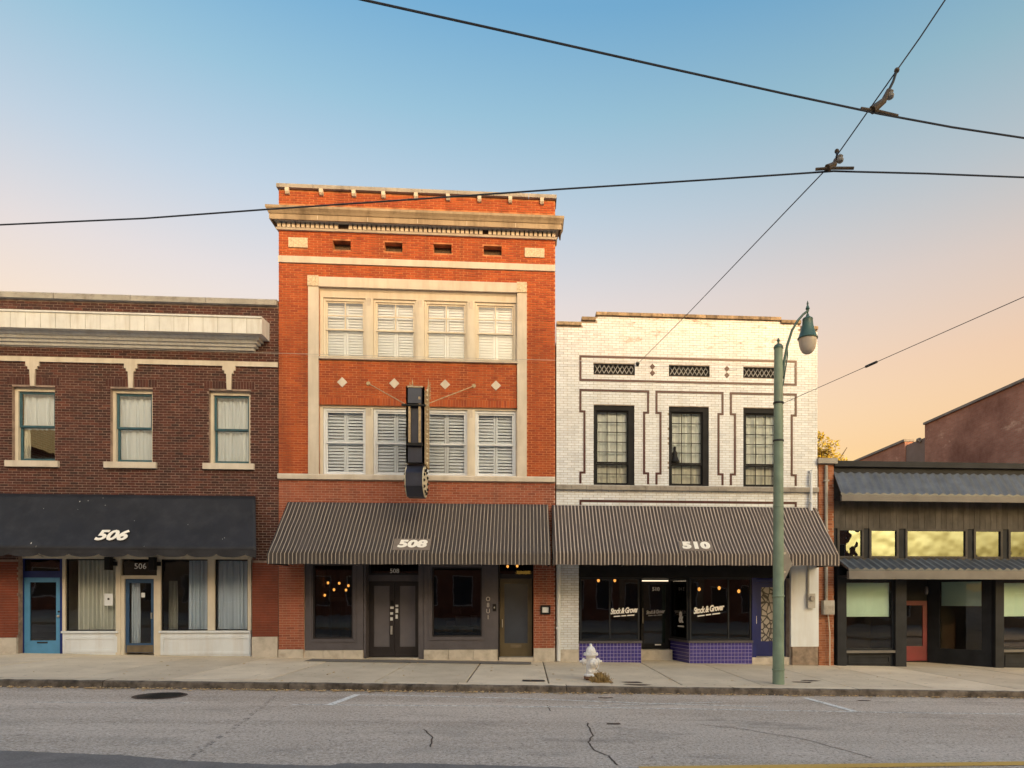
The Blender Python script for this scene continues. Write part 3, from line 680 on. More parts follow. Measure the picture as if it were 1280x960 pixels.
# ================================================================== awnings
def awning(name, label, tops, fronts, vtop, vfold, vbot, proj, mat, Y=-.03, scallop=False, num=None, bars=4):
    xtl, xtr = fx(tops[0], Y), fx(tops[1], Y); xfl, xfr = fx(fronts[0], Y - proj), fx(fronts[1], Y - proj)
    um = sum(tops) / 2; zt = fz(um, vtop, Y); zf = fz(um, vfold, Y - proj); zb = fz(um, vbot, Y - proj); yf = Y - proj
    r = thing(name, ((xtl + xtr) / 2, Y, zb), label, 'awning', 'shop awnings')
    n = 96; vs = []; fs = []; th = .012
    nrm = Vector((0, -(zt - zf), proj)).normalized()
    for i in range(n + 1):
        s = i / n
        for j in range(13):
            q = j / 12; a = Vector((xtl + (xtr - xtl) * s, Y, zt)).lerp(Vector((xfl + (xfr - xfl) * s, yf, zf)), q)
            bay = int(min(s * bars, bars - .01)); sag = -(.035 + .03 * ((bay * 37) % 5) / 5) * math.sin(math.pi * q) ** .8 * abs(math.sin(s * math.pi * bars)) ** .7 + .006 * math.sin(s * 61 + q * 7) * math.sin(math.pi * q) + .008 * math.sin(s * 23 - q * 11) * q * (1 - q) * 4
            vs.append(a + nrm * sag)
    for i in range(n):
        for j in range(12): fs.append((i*13+j, i*13+j+1, (i+1)*13+j+1, (i+1)*13+j))
    mb = MB(); mb.add(vs, fs); cv = obj('canopy', mb, mat, r, True)
    so_ = cv.modifiers.new('thick', 'SOLIDIFY'); so_.thickness = th; so_.offset = -1
    for a, b in ((xtl, xfl), (xtr, xfr)):
        mb = MB(); e = .008
        mb.add([(a - e, Y, zt - .01), (b - e, yf, zf - .004), (b - e, yf, zb), (a - e, Y, zb + .02), (a + e, Y, zt - .01), (b + e, yf, zf - .004), (b + e, yf, zb), (a + e, Y, zb + .02)],
               [(0,1,2,3), (7,6,5,4), (0,4,5,1), (1,5,6,2), (2,6,7,3), (3,7,4,0)])
        obj('end_panel', mb, mat, r)
    mb = MB(); k = max(2, int((xfr - xfl) / .0415)); vs = []; fs = []
    for i in range(k + 1):
        xx = xfl + (xfr - xfl) * i / k; ph = (xx % .70) / .70
        dz = .10 * (1 - abs(math.sin(ph * math.pi)) ** .35) if scallop else .004 * math.sin(xx * 9)
        wob = .012 * math.sin(xx * 7.3)
        vs += [(xx, yf - .006, zf), (xx, yf - .012 + wob, zb + dz), (xx, yf + .002, zf), (xx, yf - .004 + wob, zb + dz)]
    for i in range(k): o = 4*i; fs += [(o, o+1, o+5, o+4), (o+2, o+6, o+7, o+3), (o+1, o+3, o+7, o+5), (o, o+4, o+6, o+2)]
    mb.add(vs, fs); obj('valance', mb, mat, r)
    obj('front_bar', MB().tube([(xfl + .02, yf + .03, zf - .03), (xfr - .02, yf + .03, zf - .03)], .016, 6), m_steel, r)
    for i in range(bars + 1):
        s = .02 + .96 * i / bars; a = Vector((xtl + (xtr - xtl) * s, Y + .01, zt - .06)); b = Vector((xfl + (xfr - xfl) * s, yf + .05, zf - .05)); c = Vector((a.x, Y + .01, zb + .05))
        obj('rafter', MB().tube([a, b], .014, 6), m_steel, r); obj('strut', MB().tube([c, b], .012, 6), m_steel, r)
    if num:
        txt, u, v, size, kw, patch = num
        # point of the slope that is seen at (u, v)
        best = min(((abs(fz(u, v, Y - proj * q) - (zt + (zf - zt) * q)), q) for q in np.linspace(0, 1, 400)), key=lambda t: t[0])[1]
        yy = Y - proj * best; o = Vector((fx(u, yy), yy, zt + (zf - zt) * best)); ey = Vector((0, proj, zt - zf)).normalized()
        if patch:
            mb = MB(); mb.box(-patch[0] / 2, patch[0] / 2, -patch[1] / 2, patch[1] / 2, -.06, .006); obj('patch', place(mb, o, (1, 0, 0), ey, nrm), m_patch, r)
        tm = place(text_mb(txt, size, extr=.004, **kw), o + nrm * .014, (1, 0, 0), ey, nrm); obj('number', tm, m_num, r)
    return r, (xtl, xtr, xfl, xfr, Y, yf, zt, zf, zb, nrm)
aw6, g6 = awning('awning', 'black cloth awning with scalloped edge and white number 506', (-88, 319), (-110, 320), 618, 687, 696, .95, m_awn506, scallop=True,
       num=('506', 139.5, 670, .42, dict(bold=.016, shear=.2, sxx=1.22, spacing=.97), None), bars=3)
mb = MB()
for i in range(14):
    s = random.betavariate(1.1, 1.2); q = random.random(); xtl, xtr, xfl, xfr, Y_, yf_, zt_, zf_, zb_, nr = g6
    u = .33 + .62 * s; p = Vector((xtl + (xtr - xtl) * u, Y_, zt_)).lerp(Vector((xfl + (xfr - xfl) * u, yf_, zf_)), q) + nr * .004
    a = random.uniform(.005, .014); ey = Vector((0, Y_ - yf_, zt_ - zf_)).normalized(); l = a * random.choice((1, 1, 1, 2.5))
    mb.add([p + Vector((-a, 0, 0)), p - ey * l, p + Vector((a, 0, 0)), p + ey * l], [(0, 1, 2, 3)])
obj('bird_droppings', mb, m_splash, aw6)['kind'] = 'stuff'
awning('awning', 'dark striped awning with cream number 508 on the orange brick building', (360, 685), (334, 688), 629, 692.5, 705.5, 1.4, m_awn508,
       num=('508', 515, 680.5, .36, dict(bold=.018, shear=.12, sxx=1.3, spacing=1.0), (.92, .42)))
awning('awning', 'striped awning with cream number 510 on the white brick building', (690, 1020), (692, 1049), 633, 693, 706.5, 1.4, m_awn510,
       num=('510', 870, 682.5, .34, dict(bold=.022, shear=0, sxx=1.35, spacing=1.05), (.86, .38)))

# ================================================================== middle building, orange brick, number 508
X8a, X8b = fx(348.5), fx(694); Y8 = 0.0
xl8 = fx(345.5, Y8)
b8 = thing('brick_building', (-3, 0, gz(-3)), 'tall orange brick building with stone cornice and two rows of shuttered windows', 'building', 'shop buildings in the row')
def z8(v, u=520, Y=0.0): return fz(u, v, Y)
Z8 = z8(243)
xo0, xo1 = fx(399), fx(647); sill_top = z8(449.5); up_top = z8(363.5); lo_top = z8(508); lo_bot = z8(595)
upw = (xo0, xo1, z8(452), up_top); low = (xo0, xo1, lo_bot, lo_top)
vents = [(fx(a), fx(b), z8(315.5), z8(304)) for a, b in ((416, 438.5), (480.5, 503), (542, 564.5), (604.5, 627))]
store8 = (fx(380), fx(667), -1.0, z8(650))
jl0, jl1, jr0, jr1 = fx(386), fx(399), fx(646.6), fx(658.5)
frame_h = [(jl0, jl1, lo_bot, z8(363)), (jr0, jr1, lo_bot, z8(363)), (jl0, jr1, z8(363), z8(351))]
band1 = (X8a, X8b, z8(334), z8(326)); band2 = (X8a, X8b, z8(601), z8(594.5)); dent = (X8a, X8b, z8(293), z8(263))
plq = [(fx(361), fx(385), z8(315, 520), z8(303, 520)), (fx(656), fx(680.5), z8(317), z8(305.5))]
diam = [(fx(u), z8(480)) for u in (428, 493, 556.5, 620)]
holes8 = [upw, low, store8] + vents
mb = MB(); wall_cells(mb, X8a, X8b, z8(601), Z8, Y8, Y8 + .33, holes8); obj('wall', mb, m_mort508, b8)
mb = MB(); wall_cells(mb, X8a, X8b, -1.0, z8(601) - .002, Y8, Y8 + .33, holes8); obj('lower_wall', mb, m_mort508b, b8)
solid = holes8 + frame_h + [band1, band2, dent] + plq
spand = (xo0, xo1, lo_top, z8(452) - .02)
bricks('brickwork', b8, m_brick508, X8a, X8b, z8(594) , Z8 - .01, Y8, solid, course=.064, joint=.016, soldiers=[(xo0, xo1, lo_top + .02, lo_top + .20)])
zst8 = z8(811)
bricks('lower_brickwork', b8, m_brick508b, X8a, X8b, zst8, z8(601), Y8, holes8, course=.066)
shell(b8, X8a, X8b, Z8, 16, -1, m_sidebrick, y=.335, floors=(z8(640), z8(480)))
for a, b in ((X8a, store8[0]), (store8[1], X8b)): obj('plinth_block', MB().box(a + .003, b - .003, -.05, -.002, -1, zst8), m_plinth, b8)
# parapet coping, brackets
x = X8a - .04
while x < X8b:
    e = min(X8b + .04, x + .95); e = X8b + .04 if X8b - e < .3 else e
    obj('coping_stone', MB().prism([(-.09, Z8), (.42, Z8), (.42, Z8 + .13), (-.07, Z8 + .11), (-.09, Z8 + .09)], 'x', x + .004, e - .004), m_coping, b8); x = e
    if e >= X8b + .04: break
for u in (360, 402.5, 443, 480, 520.5, 560.5, 599.5, 638, 677.5):
    c = fx(u); obj('bracket', MB().prism([(-.10, Z8 - .004), (-.002, Z8 - .004), (-.002, Z8 - .16), (-.06, Z8 - .15), (-.10, Z8 - .10)], 'x', c - .05, c + .05), m_stone, b8)
# cornice
zc1, zc2, zc3 = z8(262.5, Y=-.34), z8(280, Y=-.24), z8(293)
cl, cr_ = fx(330, -.4), fx(705, -.4)
zd1, zd0, zc3 = z8(282.5, Y=-.10), z8(289.5, Y=-.10), z8(293, Y=-.05)
mb = MB(); pf = [(.0, zc1 + .02), (.34, zc1), (.34, zc1 - .06), (.29, zc1 - .12), (.26, zc1 - .17), (.24, zc1 - .18), (.24, zc2), (.20, zc2), (.16, zd1 + .075), (.0, zd1 + .075)]
def moulding(mb, pf, x0, x1, grow):
    """profile run along the front with returns at both ends: (projection, z) pairs"""
    vs = []; n = len(pf)
    for p, z in pf: vs.append((x0 - p * grow, .3, z))
    for p, z in pf: vs.append((x0 - p * grow, -p - .002, z))
    for p, z in pf: vs.append((x1 + p * grow, -p - .002, z))
    for p, z in pf: vs.append((x1 + p * grow, .3, z))
    fs = []
    for k in range(3):
        for i in range(n - 1): fs.append((k*n+i, k*n+i+1, (k+1)*n+i+1, (k+1)*n+i))
    mb.add(vs, fs); return mb
gl = (X8a - cl) / .34
cor8 = obj('cornice', moulding(mb, pf, X8a, X8b, gl), m_cornice, b8)
for i in range(1, 6):
    c = cl + (cr_ - cl) * i / 6; obj('joint', MB().box(c, c + .012, -.2455, -.2425, zc2 + .01, zc1 - .19), m_stone, cor8)
obj('bed_moulding', moulding(MB(), [(.0, zd1 + .07), (.14, zd1 + .07), (.13, zd1 + .03), (.112, zd1 + .002), (.0, zd1 + .002)], X8a, X8b, gl), m_stone, cor8)
obj('bed_moulding', moulding(MB(), [(.0, zd0 - .002), (.085, zd0 - .002), (.06, zc3), (.0, zc3)], X8a, X8b, gl), m_stone, cor8)
dz0_, dz1_ = zd0, zd1
dme = MB().box(-.043, .043, -.10, -.004, dz0_, dz1_).mesh('dentil')
nd = 60
for i in range(nd):
    if i in (13, 14, 44): continue
    o = link('dentil', dme, m_stone, cor8); o.location.x = X8a - .02 + (X8b - X8a + .04) * (i + .5) / nd
obj('frieze_band', MB().box(X8a + .01, X8b - .01, -.03, -.011, dz0_ - .001, dz1_), m_stain, cor8)
# carved plaques, vents, band, diamonds
for k, q in enumerate(plq): obj('plaque', MB().box(q[0], q[1], -.035, -.002, q[2], q[3]), m_carved, b8)
for q in vents: obj('vent_panel', MB().box(q[0] + .003, q[1] - .003, .20, .24, q[2], q[3]), m_ventstone, b8)
obj('belt_course', MB().box(X8a, X8b - .003, -.045, -.002, band1[2], band1[3]), m_stone, b8)
lb = obj('ledge', MB().prism([(-.003, band2[2]), (-.09, band2[2]), (-.10, band2[3] - .03), (-.08, band2[3]), (-.003, band2[3])], 'x', X8a - .005, X8b - .003), m_stone, b8)
for cx, cz in diam: obj('diamond_tile', MB().prism([(cx - .135, cz), (cx, cz - .135), (cx + .135, cz), (cx, cz + .135)], 'y', -.022, -.002), m_stone, b8)
# stone frame
obj('jamb_stone', MB().box(jl0, jl1, -.06, -.002, lo_bot + .002, z8(363)), m_stone, b8)
obj('jamb_stone', MB().box(jr0, jr1, -.06, -.002, lo_bot + .002, z8(363)), m_stone, b8)
obj('lintel', MB().box(jl1 + .002, jr0 - .002, -.07, -.002, z8(363), z8(351)), m_stone, b8)
for a, b in ((jl0, jl1), (jr0, jr1)): obj('rosette_block', MB().box(a - .01, b, -.085, -.002, z8(363) + .002, z8(350)), m_carved, b8)
obj('window_sill', MB().box(xo0 + .003, xo1 - .003, -.075, .14, z8(452), sill_top), m_stone, b8)
def mullion(x0, x1, z0, z1):
    q = obj('mullion', MB().box(x0, x1, .03, .17, z0, z1), m_creampaint, b8)
    obj('fillet', MB().box(x0 + .05, x1 - .05, .012, .029, z0 + .02, z1 - .12), m_creampaint, q)
    obj('console', MB().prism([(.0, z1 - .14), (.029, z1 - .34), (.029, z1 - .02), (-.03, z1 - .02)], 'x', (x0+x1)/2 - .045, (x0+x1)/2 + .045), m_stone, q)
def shutter_window(x0, x1, z0, z1, lites, paint, slat_me, yw=.10, open_=None):
    wn = obj('window', MB().ring(x0, x1, z0, z1, .055, yw, yw + .10, wt=.07, wb=.045), paint, b8)
    a0, a1, c0, c1 = x0 + .057, x1 - .057, z0 + .047, z1 - .072; mid = (c0 + c1) / 2; xm = (a0 + a1) / 2
    mb = MB().ring(a0, a1, mid - .018, c1, .04, yw + .03, yw + .06)
    if lites:
        mb.box(xm - .014, xm + .014, yw + .032, yw + .058, mid + .022, c1 - .04); zm = (mid + c1) / 2
        mb.box(a0 + .04, xm - .014, yw + .032, yw + .058, zm - .014, zm + .014); mb.box(xm + .014, a1 - .04, yw + .032, yw + .058, zm - .014, zm + .014)
    obj('sash', mb, paint, wn); obj('sash', MB().ring(a0, a1, c0, mid + .018, .04, yw + .062, yw + .09, wb=.06), paint, wn)
    pane(wn, a0 + .03, a1 - .03, mid + .01, c1 - .03, yw + .042); pane(wn, a0 + .03, a1 - .03, c0 + .05, mid, yw + .074)
    ys = yw + .13
    for p, q in ((a0 - .03, xm - .004), (xm + .004, a1 + .03)):
        obj('shutter_frame', MB().ring(p, q, c0 - .03, c1 + .03, .055, ys, ys + .03).box(p + .056, q - .056, ys + .001, ys + .029, mid - .04, mid + .04), m_shutter, wn)
        n = 18
        for i in range(n):
            half = 0 if i < n // 2 else 1
            lo, hi = (c0 + .03, mid - .04) if half == 0 else (mid + .04, c1 - .03)
            z = lo + (hi - lo) * ((i % (n // 2)) + .5) / (n // 2)
            o = link('slat', slat_me, m_shutter, wn); o.location = ((p + q) / 2, ys + .016, z); o.rotation_euler.x = R(66 if open_ is None else open_) + random.uniform(-.05, .05)
    return wn
ucs = [(403, 456.5), (466, 520), (530, 584), (593.5, 644.5)]
wu = [(fx(a), fx(b)) for a, b in ucs]
swid = ((wu[0][1] - wu[0][0] - .114) / 2 + .03 - .114) / 2
slat_me = MB().prism([(-.046, -.004), (0, -.007), (.046, -.004), (.046, .004), (0, .007), (-.046, .004)], 'x', -swid, swid).mesh('slat')
for i, (a, b) in enumerate(wu):
    shutter_window(a, b, sill_top + .002, up_top - .22, True, m_creampaint, slat_me)
    shutter_window(a, b, lo_bot + .008, lo_top - .06, False, m_whitepaint, slat_me, open_=58)
obj('head_moulding', MB().prism([(.0, up_top), (.20, up_top), (.20, up_top - .218), (.06, up_top - .218), (.04, up_top - .06)], 'x', xo0 + .002, xo1 - .002), m_creampaint, b8)
obj('head_moulding', MB().box(xo0 + .002, xo1 - .002, .06, .20, lo_top - .058, lo_top), m_creampaint, b8)
edges = [xo0] + [v for w in wu for v in w] + [xo1]
for i in range(0, len(edges), 2):
    a, b = edges[i], edges[i + 1]
    if b - a < .14:
        for z0, z1 in ((sill_top + .002, up_top - .22), (lo_bot + .004, lo_top - .06)): obj('side_casing', MB().box(a + .002, b - .002, .06, .19, z0, z1), m_creampaint, b8)
    else:
        mullion(a + .002, b - .002, sill_top + .002, up_top - .22); mullion(a + .002, b - .002, lo_bot + .004, lo_top - .06)
# shopfront of 508
YS = .12
zh8 = z8(700)
obj('fascia_board', MB().box(store8[0] + .002, store8[1] - .002, YS - .02, YS + .1, zh8, store8[3] - .002), m_plumdark, b8)
zbs = z8(812, Y=YS)
def p8(u): return fx(u, YS)
for a, b in ((380.5, 455), (530.5, 622.5)):
    x0, x1 = p8(a), p8(b); n = 3
    for i in range(n): obj('base_stone', MB().box(x0 + (x1 - x0) * i / n + .004, x0 + (x1 - x0) * (i + 1) / n - .004, YS - .11, YS + .2, -1, zbs - .004), m_plinth, b8)
def shopwin(a, b, v0, fa, fb, fv0, fv1, panes):
    x0, x1 = p8(fa), p8(fb); z1 = zh8 - .002; z0 = zbs
    w = obj('shop_window', MB().ring(x0, x1, z0, z1, p8(a) - x0, YS - .06, YS + .08, wt=z1 - z8(fv0, Y=YS), wb=z8(fv1, Y=YS) - z0, wr=x1 - p8(b)), m_plum, b8)
    obj('moulding', MB().ring(p8(a) - .09, p8(b) + .09, z8(fv1, Y=YS) - .09, z8(fv0, Y=YS) + .06, .05, YS - .085, YS - .061), m_plum, w)
    obj('moulding', MB().ring(p8(a) + .002, p8(b) - .002, z8(fv1, Y=YS) + .002, z8(fv0, Y=YS) - .002, .03, YS - .03, YS + .06), m_plumdark, w)
    pane(w, p8(a) + .03, p8(b) - .03, z8(fv1, Y=YS) + .03, z8(fv0, Y=YS) - .03, YS + .02, m_glassdark)
    return w
shopwin(392, 441.5, 0, 381, 454.5, 706, 798, 1)
sw8 = shopwin(540.5, 602.5, 0, 530.5, 622.5, 709, 796, 1)
for i, ch in enumerate('O8U1'): flat_text(ch, sw8, m_steel, p8(610.3), YS - .075, z8(749 + i * 7.6, Y=YS), .17, name='letter', sxx=.9, extr=.008)
YD = .42
def q8(u): return fx(u, YD)
dtop, dbot = z8(727, Y=YD), z8(821, Y=YD)
obj('door_post', MB().box(p8(455), q8(461), YS - .03, YD + .06, -1, zh8), m_plum, b8); obj('door_post', MB().box(q8(525.5), p8(530), YS - .03, YD + .06, -1, zh8), m_plum, b8)
ds0, ds1 = q8(461) + .004, q8(525.5) - .004
obj('threshold', MB().box(ds0, ds1, YS - .05, YD + .1, -1, dbot - .01), m_plinth, b8)
obj('transom_rail', MB().box(ds0, ds1, YD - .05, YD + .06, dtop + .01, dtop + .18), m_plum, b8)
tr = obj('transom', MB().ring(ds0, ds1, dtop + .182, zh8, .05, YD - .03, YD + .04), m_plumdark, b8); pane(tr, ds0 + .05, ds1 - .05, dtop + .23, zh8 - .05, YD, m_glassdark)
flat_text('508', tr, m_numw, (ds0 + ds1) / 2, YD - .02, z8(714, Y=YD), .17, extr=.003)
xm = (ds0 + ds1) / 2
for k, (a, b) in enumerate(((ds0, xm - .004), (xm + .004, ds1))):
    dd = obj('door', MB().ring(a, b, dbot, dtop, .135, YD, YD + .05, wt=.12, wb=.28), m_plumdark, b8)
    obj('pane', MB().box(a + .135, b - .135, YD + .018, YD + .03, dbot + .28, dtop - .12), m_frost, dd)
    if k == 0:
        obj('handle', MB().box(b - .10, b - .05, YD - .05, YD - .001, dbot + .62, dbot + .85), m_steel, dd)
        obj('lock', MB().box(b - .10, b - .03, YD - .03, YD - .001, dbot + 1.42, dbot + 1.55), m_black, dd)
    for j in range(3):
        zz = dbot + 1.0 + .16 * j + .05 * k; xx = (b - .115) if k == 0 else a + .02
        obj('sticker', MB().box(xx, xx + random.uniform(.06, .1), YD - .006, YD - .001, zz, zz + random.uniform(.06, .12)), m_whitepaint, dd)
# upstairs door
YU = .3
def s8(u): return fx(u, YU)
ub, ut = z8(821, Y=YU), z8(723, Y=YU)
obj('door_post', MB().box(p8(622.5) + .004, s8(624.5), YS - .03, YU + .05, -1, zh8), m_plumdark, b8)
ud = obj('door', MB().ring(s8(625), s8(665), ub, ut, .12, YU, YU + .05, wt=.14, wb=.36), m_olive, b8)
obj('pane', MB().box(s8(625) + .12, s8(665) - .12, YU + .015, YU + .027, ub + .36, ut - .14), m_frost2, ud)
obj('mail_slot', MB().box(s8(645) - .15, s8(645) + .15, YU - .006, YU - .001, ub + .24, ub + .32), m_kick, ud)
obj('handle', MB().tube([(s8(628), YU - .05, ub + .80), (s8(628), YU - .05, ub + 1.02)], .014, 8), m_steel, ud)
obj('transom_rail', MB().box(s8(624.5) + .003, store8[1] - .004, YU - .02, YU + .06, ut + .004, ut + .12), m_plumdark, b8)
pane(ud, s8(624.5), store8[1] - .004, ut + .125, zh8, YU + .02, m_glassdark)
obj('threshold', MB().box(s8(624.5), store8[1] - .003, -.02, YU + .1, -1, ub - .01), m_plinth, b8)
bp = thing('bell_panel', (p8(618), YS - .06, z8(758)), 'small black entry intercom between shop window and olive door', 'intercom')
obj('plate', MB().box(fx(615.8, .05), fx(620.3, .05), YS - .09, YS - .062, z8(764, Y=YS), z8(755, Y=YS)), m_black, bp); obj('button', MB().box(fx(617.3, .05), fx(618.8, .05), YS - .096, YS - .091, z8(760.5, Y=YS), z8(758.5, Y=YS)), m_steel, bp)
nb = thing('framed_notice', (fx(682), 0, z8(768)), 'black framed white notice on the brick pier beside the olive door', 'notice')
obj('frame', MB().ring(fx(675.5), fx(688), fz(682, 768), fz(682, 756.5), .05, -.05, -.012), m_black, nb); obj('card', MB().box(fx(675.5) + .05, fx(688) - .05, -.03, -.014, fz(682, 768) + .05, fz(682, 756.5) - .05), m_whitepaint, nb)
# rooms behind
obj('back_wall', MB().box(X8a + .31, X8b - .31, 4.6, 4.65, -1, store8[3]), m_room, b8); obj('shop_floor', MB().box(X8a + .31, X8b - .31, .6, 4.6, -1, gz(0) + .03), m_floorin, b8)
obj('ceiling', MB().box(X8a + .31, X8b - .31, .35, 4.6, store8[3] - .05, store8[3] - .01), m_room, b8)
def pendant(u, v, Y, ztop, label, group, r=.035):
    x, z = fx(u, Y), fz(u, v, Y); t_ = thing('pendant_lamp', (x, Y, z), label, 'pendant lamp', group)
    obj('bulb', MB().ball((x, Y, z), r, 12, 8, 1.25), m_bulb, t_, True); obj('socket', MB().lathe([(.018, 0), (.022, .05), (.012, .07)], (x, Y, z + r), 10), m_iron, t_)
    obj('cord', MB().tube([(x, Y, z + r + .06), (x, Y, ztop)], .005, 6), m_iron, t_)
for u, v, w_ in ((410, 728.5, 'upper left of six'), (424, 729, 'topmost middle of six'), (435.5, 732, 'upper right of six'), (417.5, 737, 'middle left of six'), (432.5, 737.5, 'middle right of six'), (406, 744, 'lowest of six')):
    pendant(u, v, 2.4 + random.uniform(-.5, .7), store8[3] - .05, w_ + ' glowing bulbs in the left 508 window', 'bulbs in the 508 shop', .036)
for u, v, w_ in ((634.5, 708, 'left'), (646.5, 707.5, 'right')): pendant(u, v, .9, store8[3] - .05, w_ + ' of two glowing bulbs behind the transom over the olive door', 'bulbs over the olive door', .035)
# counter and shelves inside 508
t_ = thing('display_counter', (fx(575, 2.2), 2.2, 0), 'dark display counter with white boxes inside the right 508 window', 'counter')
obj('body', MB().box(fx(545, 2.2), fx(598, 2.2), 2.2, 2.7, .03, z8(791, Y=2.2)), m_plumdark, t_)
obj('shelf', MB().box(fx(552, 2.3), fx(596, 2.3), 2.3, 2.6, z8(784.5, Y=2.3) , z8(784.5, Y=2.3) + .03), m_plumdark, t_)
for u, v, w, h, w_ in ((563, 783, .25, .16, 'small squat'), (578, 783, .42, .30, 'largest'), (592, 782.5, .2, .32, 'tall narrow'), (570, 767, .26, .18, 'topmost grey'), (560, 790.5, .2, .1, 'lower left flat'), (582, 790.5, .4, .12, 'lower right long')):
    x, z = fx(u, 2.25), z8(v, Y=2.25)
    tag(obj('display_box', MB().box(x - w/2, x + w/2, 2.28, 2.5, z, z + h), m_whitepaint if w != .26 else m_plum), w_ + ' box on the counter inside the right 508 window', 'box', 'boxes on the 508 counter')
t_ = thing('shelf_unit', (fx(425, 3.4), 3.4, 0), 'grey open shelf frame inside the left 508 window', 'shelf')
xa_, xb_ = fx(409, 3.4), fx(432, 3.4); za, zb_ = .05, z8(752, Y=3.4)
for xx in (xa_, xb_): obj('upright', MB().box(xx, xx + .12, 3.35, 3.45, za, zb_), m_plum, t_)
obj('top', MB().box(xa_ - .1, xb_ + .7, 3.3, 3.5, zb_ + .002, zb_ + .14), m_plum, t_)

# ---- blade sign on 508
SY0, SY1 = -1.75, -.75
bs = thing('blade_sign', (fx(517, -1.2), 0, z8(620)), 'black blade sign with gilt sides and round drum foot on the orange brick building', 'sign')
xs0, xs1 = fx(509, SY0), fx(526.5, SY0)
zt_, zb_ = fz(517, 483, SY0), fz(517, 582, SY0)
obj('post_box', MB().box(xs0, xs1, SY0 + .1, SY1, zb_ + .1, zt_), m_signblue, bs)
obj('cap', MB().prism([(SY0 + .08, zt_ + .002), (SY1, zt_ + .002), (SY1, zt_ + .10), (SY0 + .14, zt_ + .06)], 'x', xs0 - .02, xs1 + .02), m_gold, bs)
zmid = fz(517, 506, SY0)
obj('face_panel', MB().prism([(SY0 + .02, zmid + .05), (SY0 + .098, zmid), (SY0 + .098, zt_ - .02), (SY0 + .06, zt_ - .02)], 'x', xs0 + .01, xs1 - .01), m_signblue, bs)
obj('cross_bar', MB().box(xs0 - .14, xs1 + .10, SY0 + .0, SY0 + .06, zmid - .02, zmid + .02), m_black, bs)
zj = fz(517, 555, SY0)
obj('cross_bar', MB().box(xs0 - .03, xs1 + .03, SY0 + .02, SY0 + .098, zj - .03, zj + .03), m_black, bs)
for xx in (xs0 + .02, xs1 - .07): obj('edge_strip', MB().box(xx, xx + .05, SY0 + .03, SY0 + .098, zj + .05, zmid - .03 + (.24 if xx > xs0 + .1 else 0)), m_gold, bs)
dz_c, dr_ = fz(517, 601.5, SY0 + .3), .41
xd0, xd1 = fx(506.5, SY0), fx(527.5, SY0)
mb = MB(); yc_ = SY0 + dr_
oct_ = [(yc_ + dr_ * 1.02 * math.cos(R(22.5 + 45 * k)), dz_c + dr_ * 1.02 * math.sin(R(22.5 + 45 * k))) for k in range(8)]
obj('drum', MB().prism(oct_, 'x', xd0, xd1), m_signblue, bs)
for sx_, xx in ((1, xd1 + .002), (-1, xd0 - .022)):
    fc = obj('drum_face', MB().lathe([(dr_ * .93, 0), (dr_ * .93, .02), (.02, .021)], (xx, yc_, dz_c), 28, (1, 0, 0)), m_cream, bs)
    for k in range(12):
        a = k / 12 * 6.283; obj('stud', MB().ball((xx + (.022 if sx_ > 0 else 0), yc_ + math.cos(a) * dr_ * .72, dz_c + math.sin(a) * dr_ * .72), .04, 8, 6), m_black, fc)
    # gilt side frame with scrolls and bulbs
    xg_ = xs1 + .015 if sx_ > 0 else xs0 - .055
    sf = obj('side_frame', MB().ring(xg_, xg_ + .04, zb_ + .1, zt_ + .05, .04, SY0 + .14, SY0 + .17).box(xg_, xg_ + .04, SY1 - .2, SY1 - .02, zb_ + .1, zt_ + .25), m_gold, bs)
    obj('side_panel', MB().box(xg_ + .006, xg_ + .034, SY0 + .19, SY1 - .21, zb_ + .1, zt_), m_gold, sf)
    for k in range(16):
        zz = zb_ + .15 + (zt_ - zb_ - .1) * k / 15
        obj('bulb', MB().ball((xg_ + (.06 if sx_ > 0 else -.02), SY0 + .45, zz), .028, 8, 6), m_cream, sf)
    obj('spire', MB().tube([(xg_ + .02, SY1 - .1, zt_ + .2), (xg_ + .03, SY1 - .1, zt_ + .38), (xg_ + .02, SY1 - .1, zt_ + .5)], .028, 6, .004), m_gold, sf)
    for k in range(5):
        zz = zt_ + .3 - k * .09; obj('scroll', MB().tube([(xg_ + .02, SY1 - .1 - .02 * k, zz), (xg_ + .02 + .07 * sx_, SY1 - .12, zz + .04), (xg_ + .02 + .05 * sx_, SY1 - .12, zz + .09)], .012, 5), m_gold, sf)
for u, v, s in ((460.5, 479.5, xs0), (592.5, 482.5, xs1)):
    a = Vector((fx(u), -.005, z8(v, u))); b = Vector((s, SY0 + .12, zmid + .01)); obj('stay_rod', MB().tube([a, b], .013, 6), m_gold, bs); obj('wall_plate', MB().lathe([(.06, 0), (.05, .025)], (a.x, -.002, a.z), 12, (0, -1, 0)), m_gold, bs)
for zz in (zb_ + .3, zt_ - .4): obj('wall_arm', MB().box((xs0 + xs1) / 2 - .03, (xs0 + xs1) / 2 + .03, SY1, -.003, zz - .03, zz + .03), m_iron, bs)

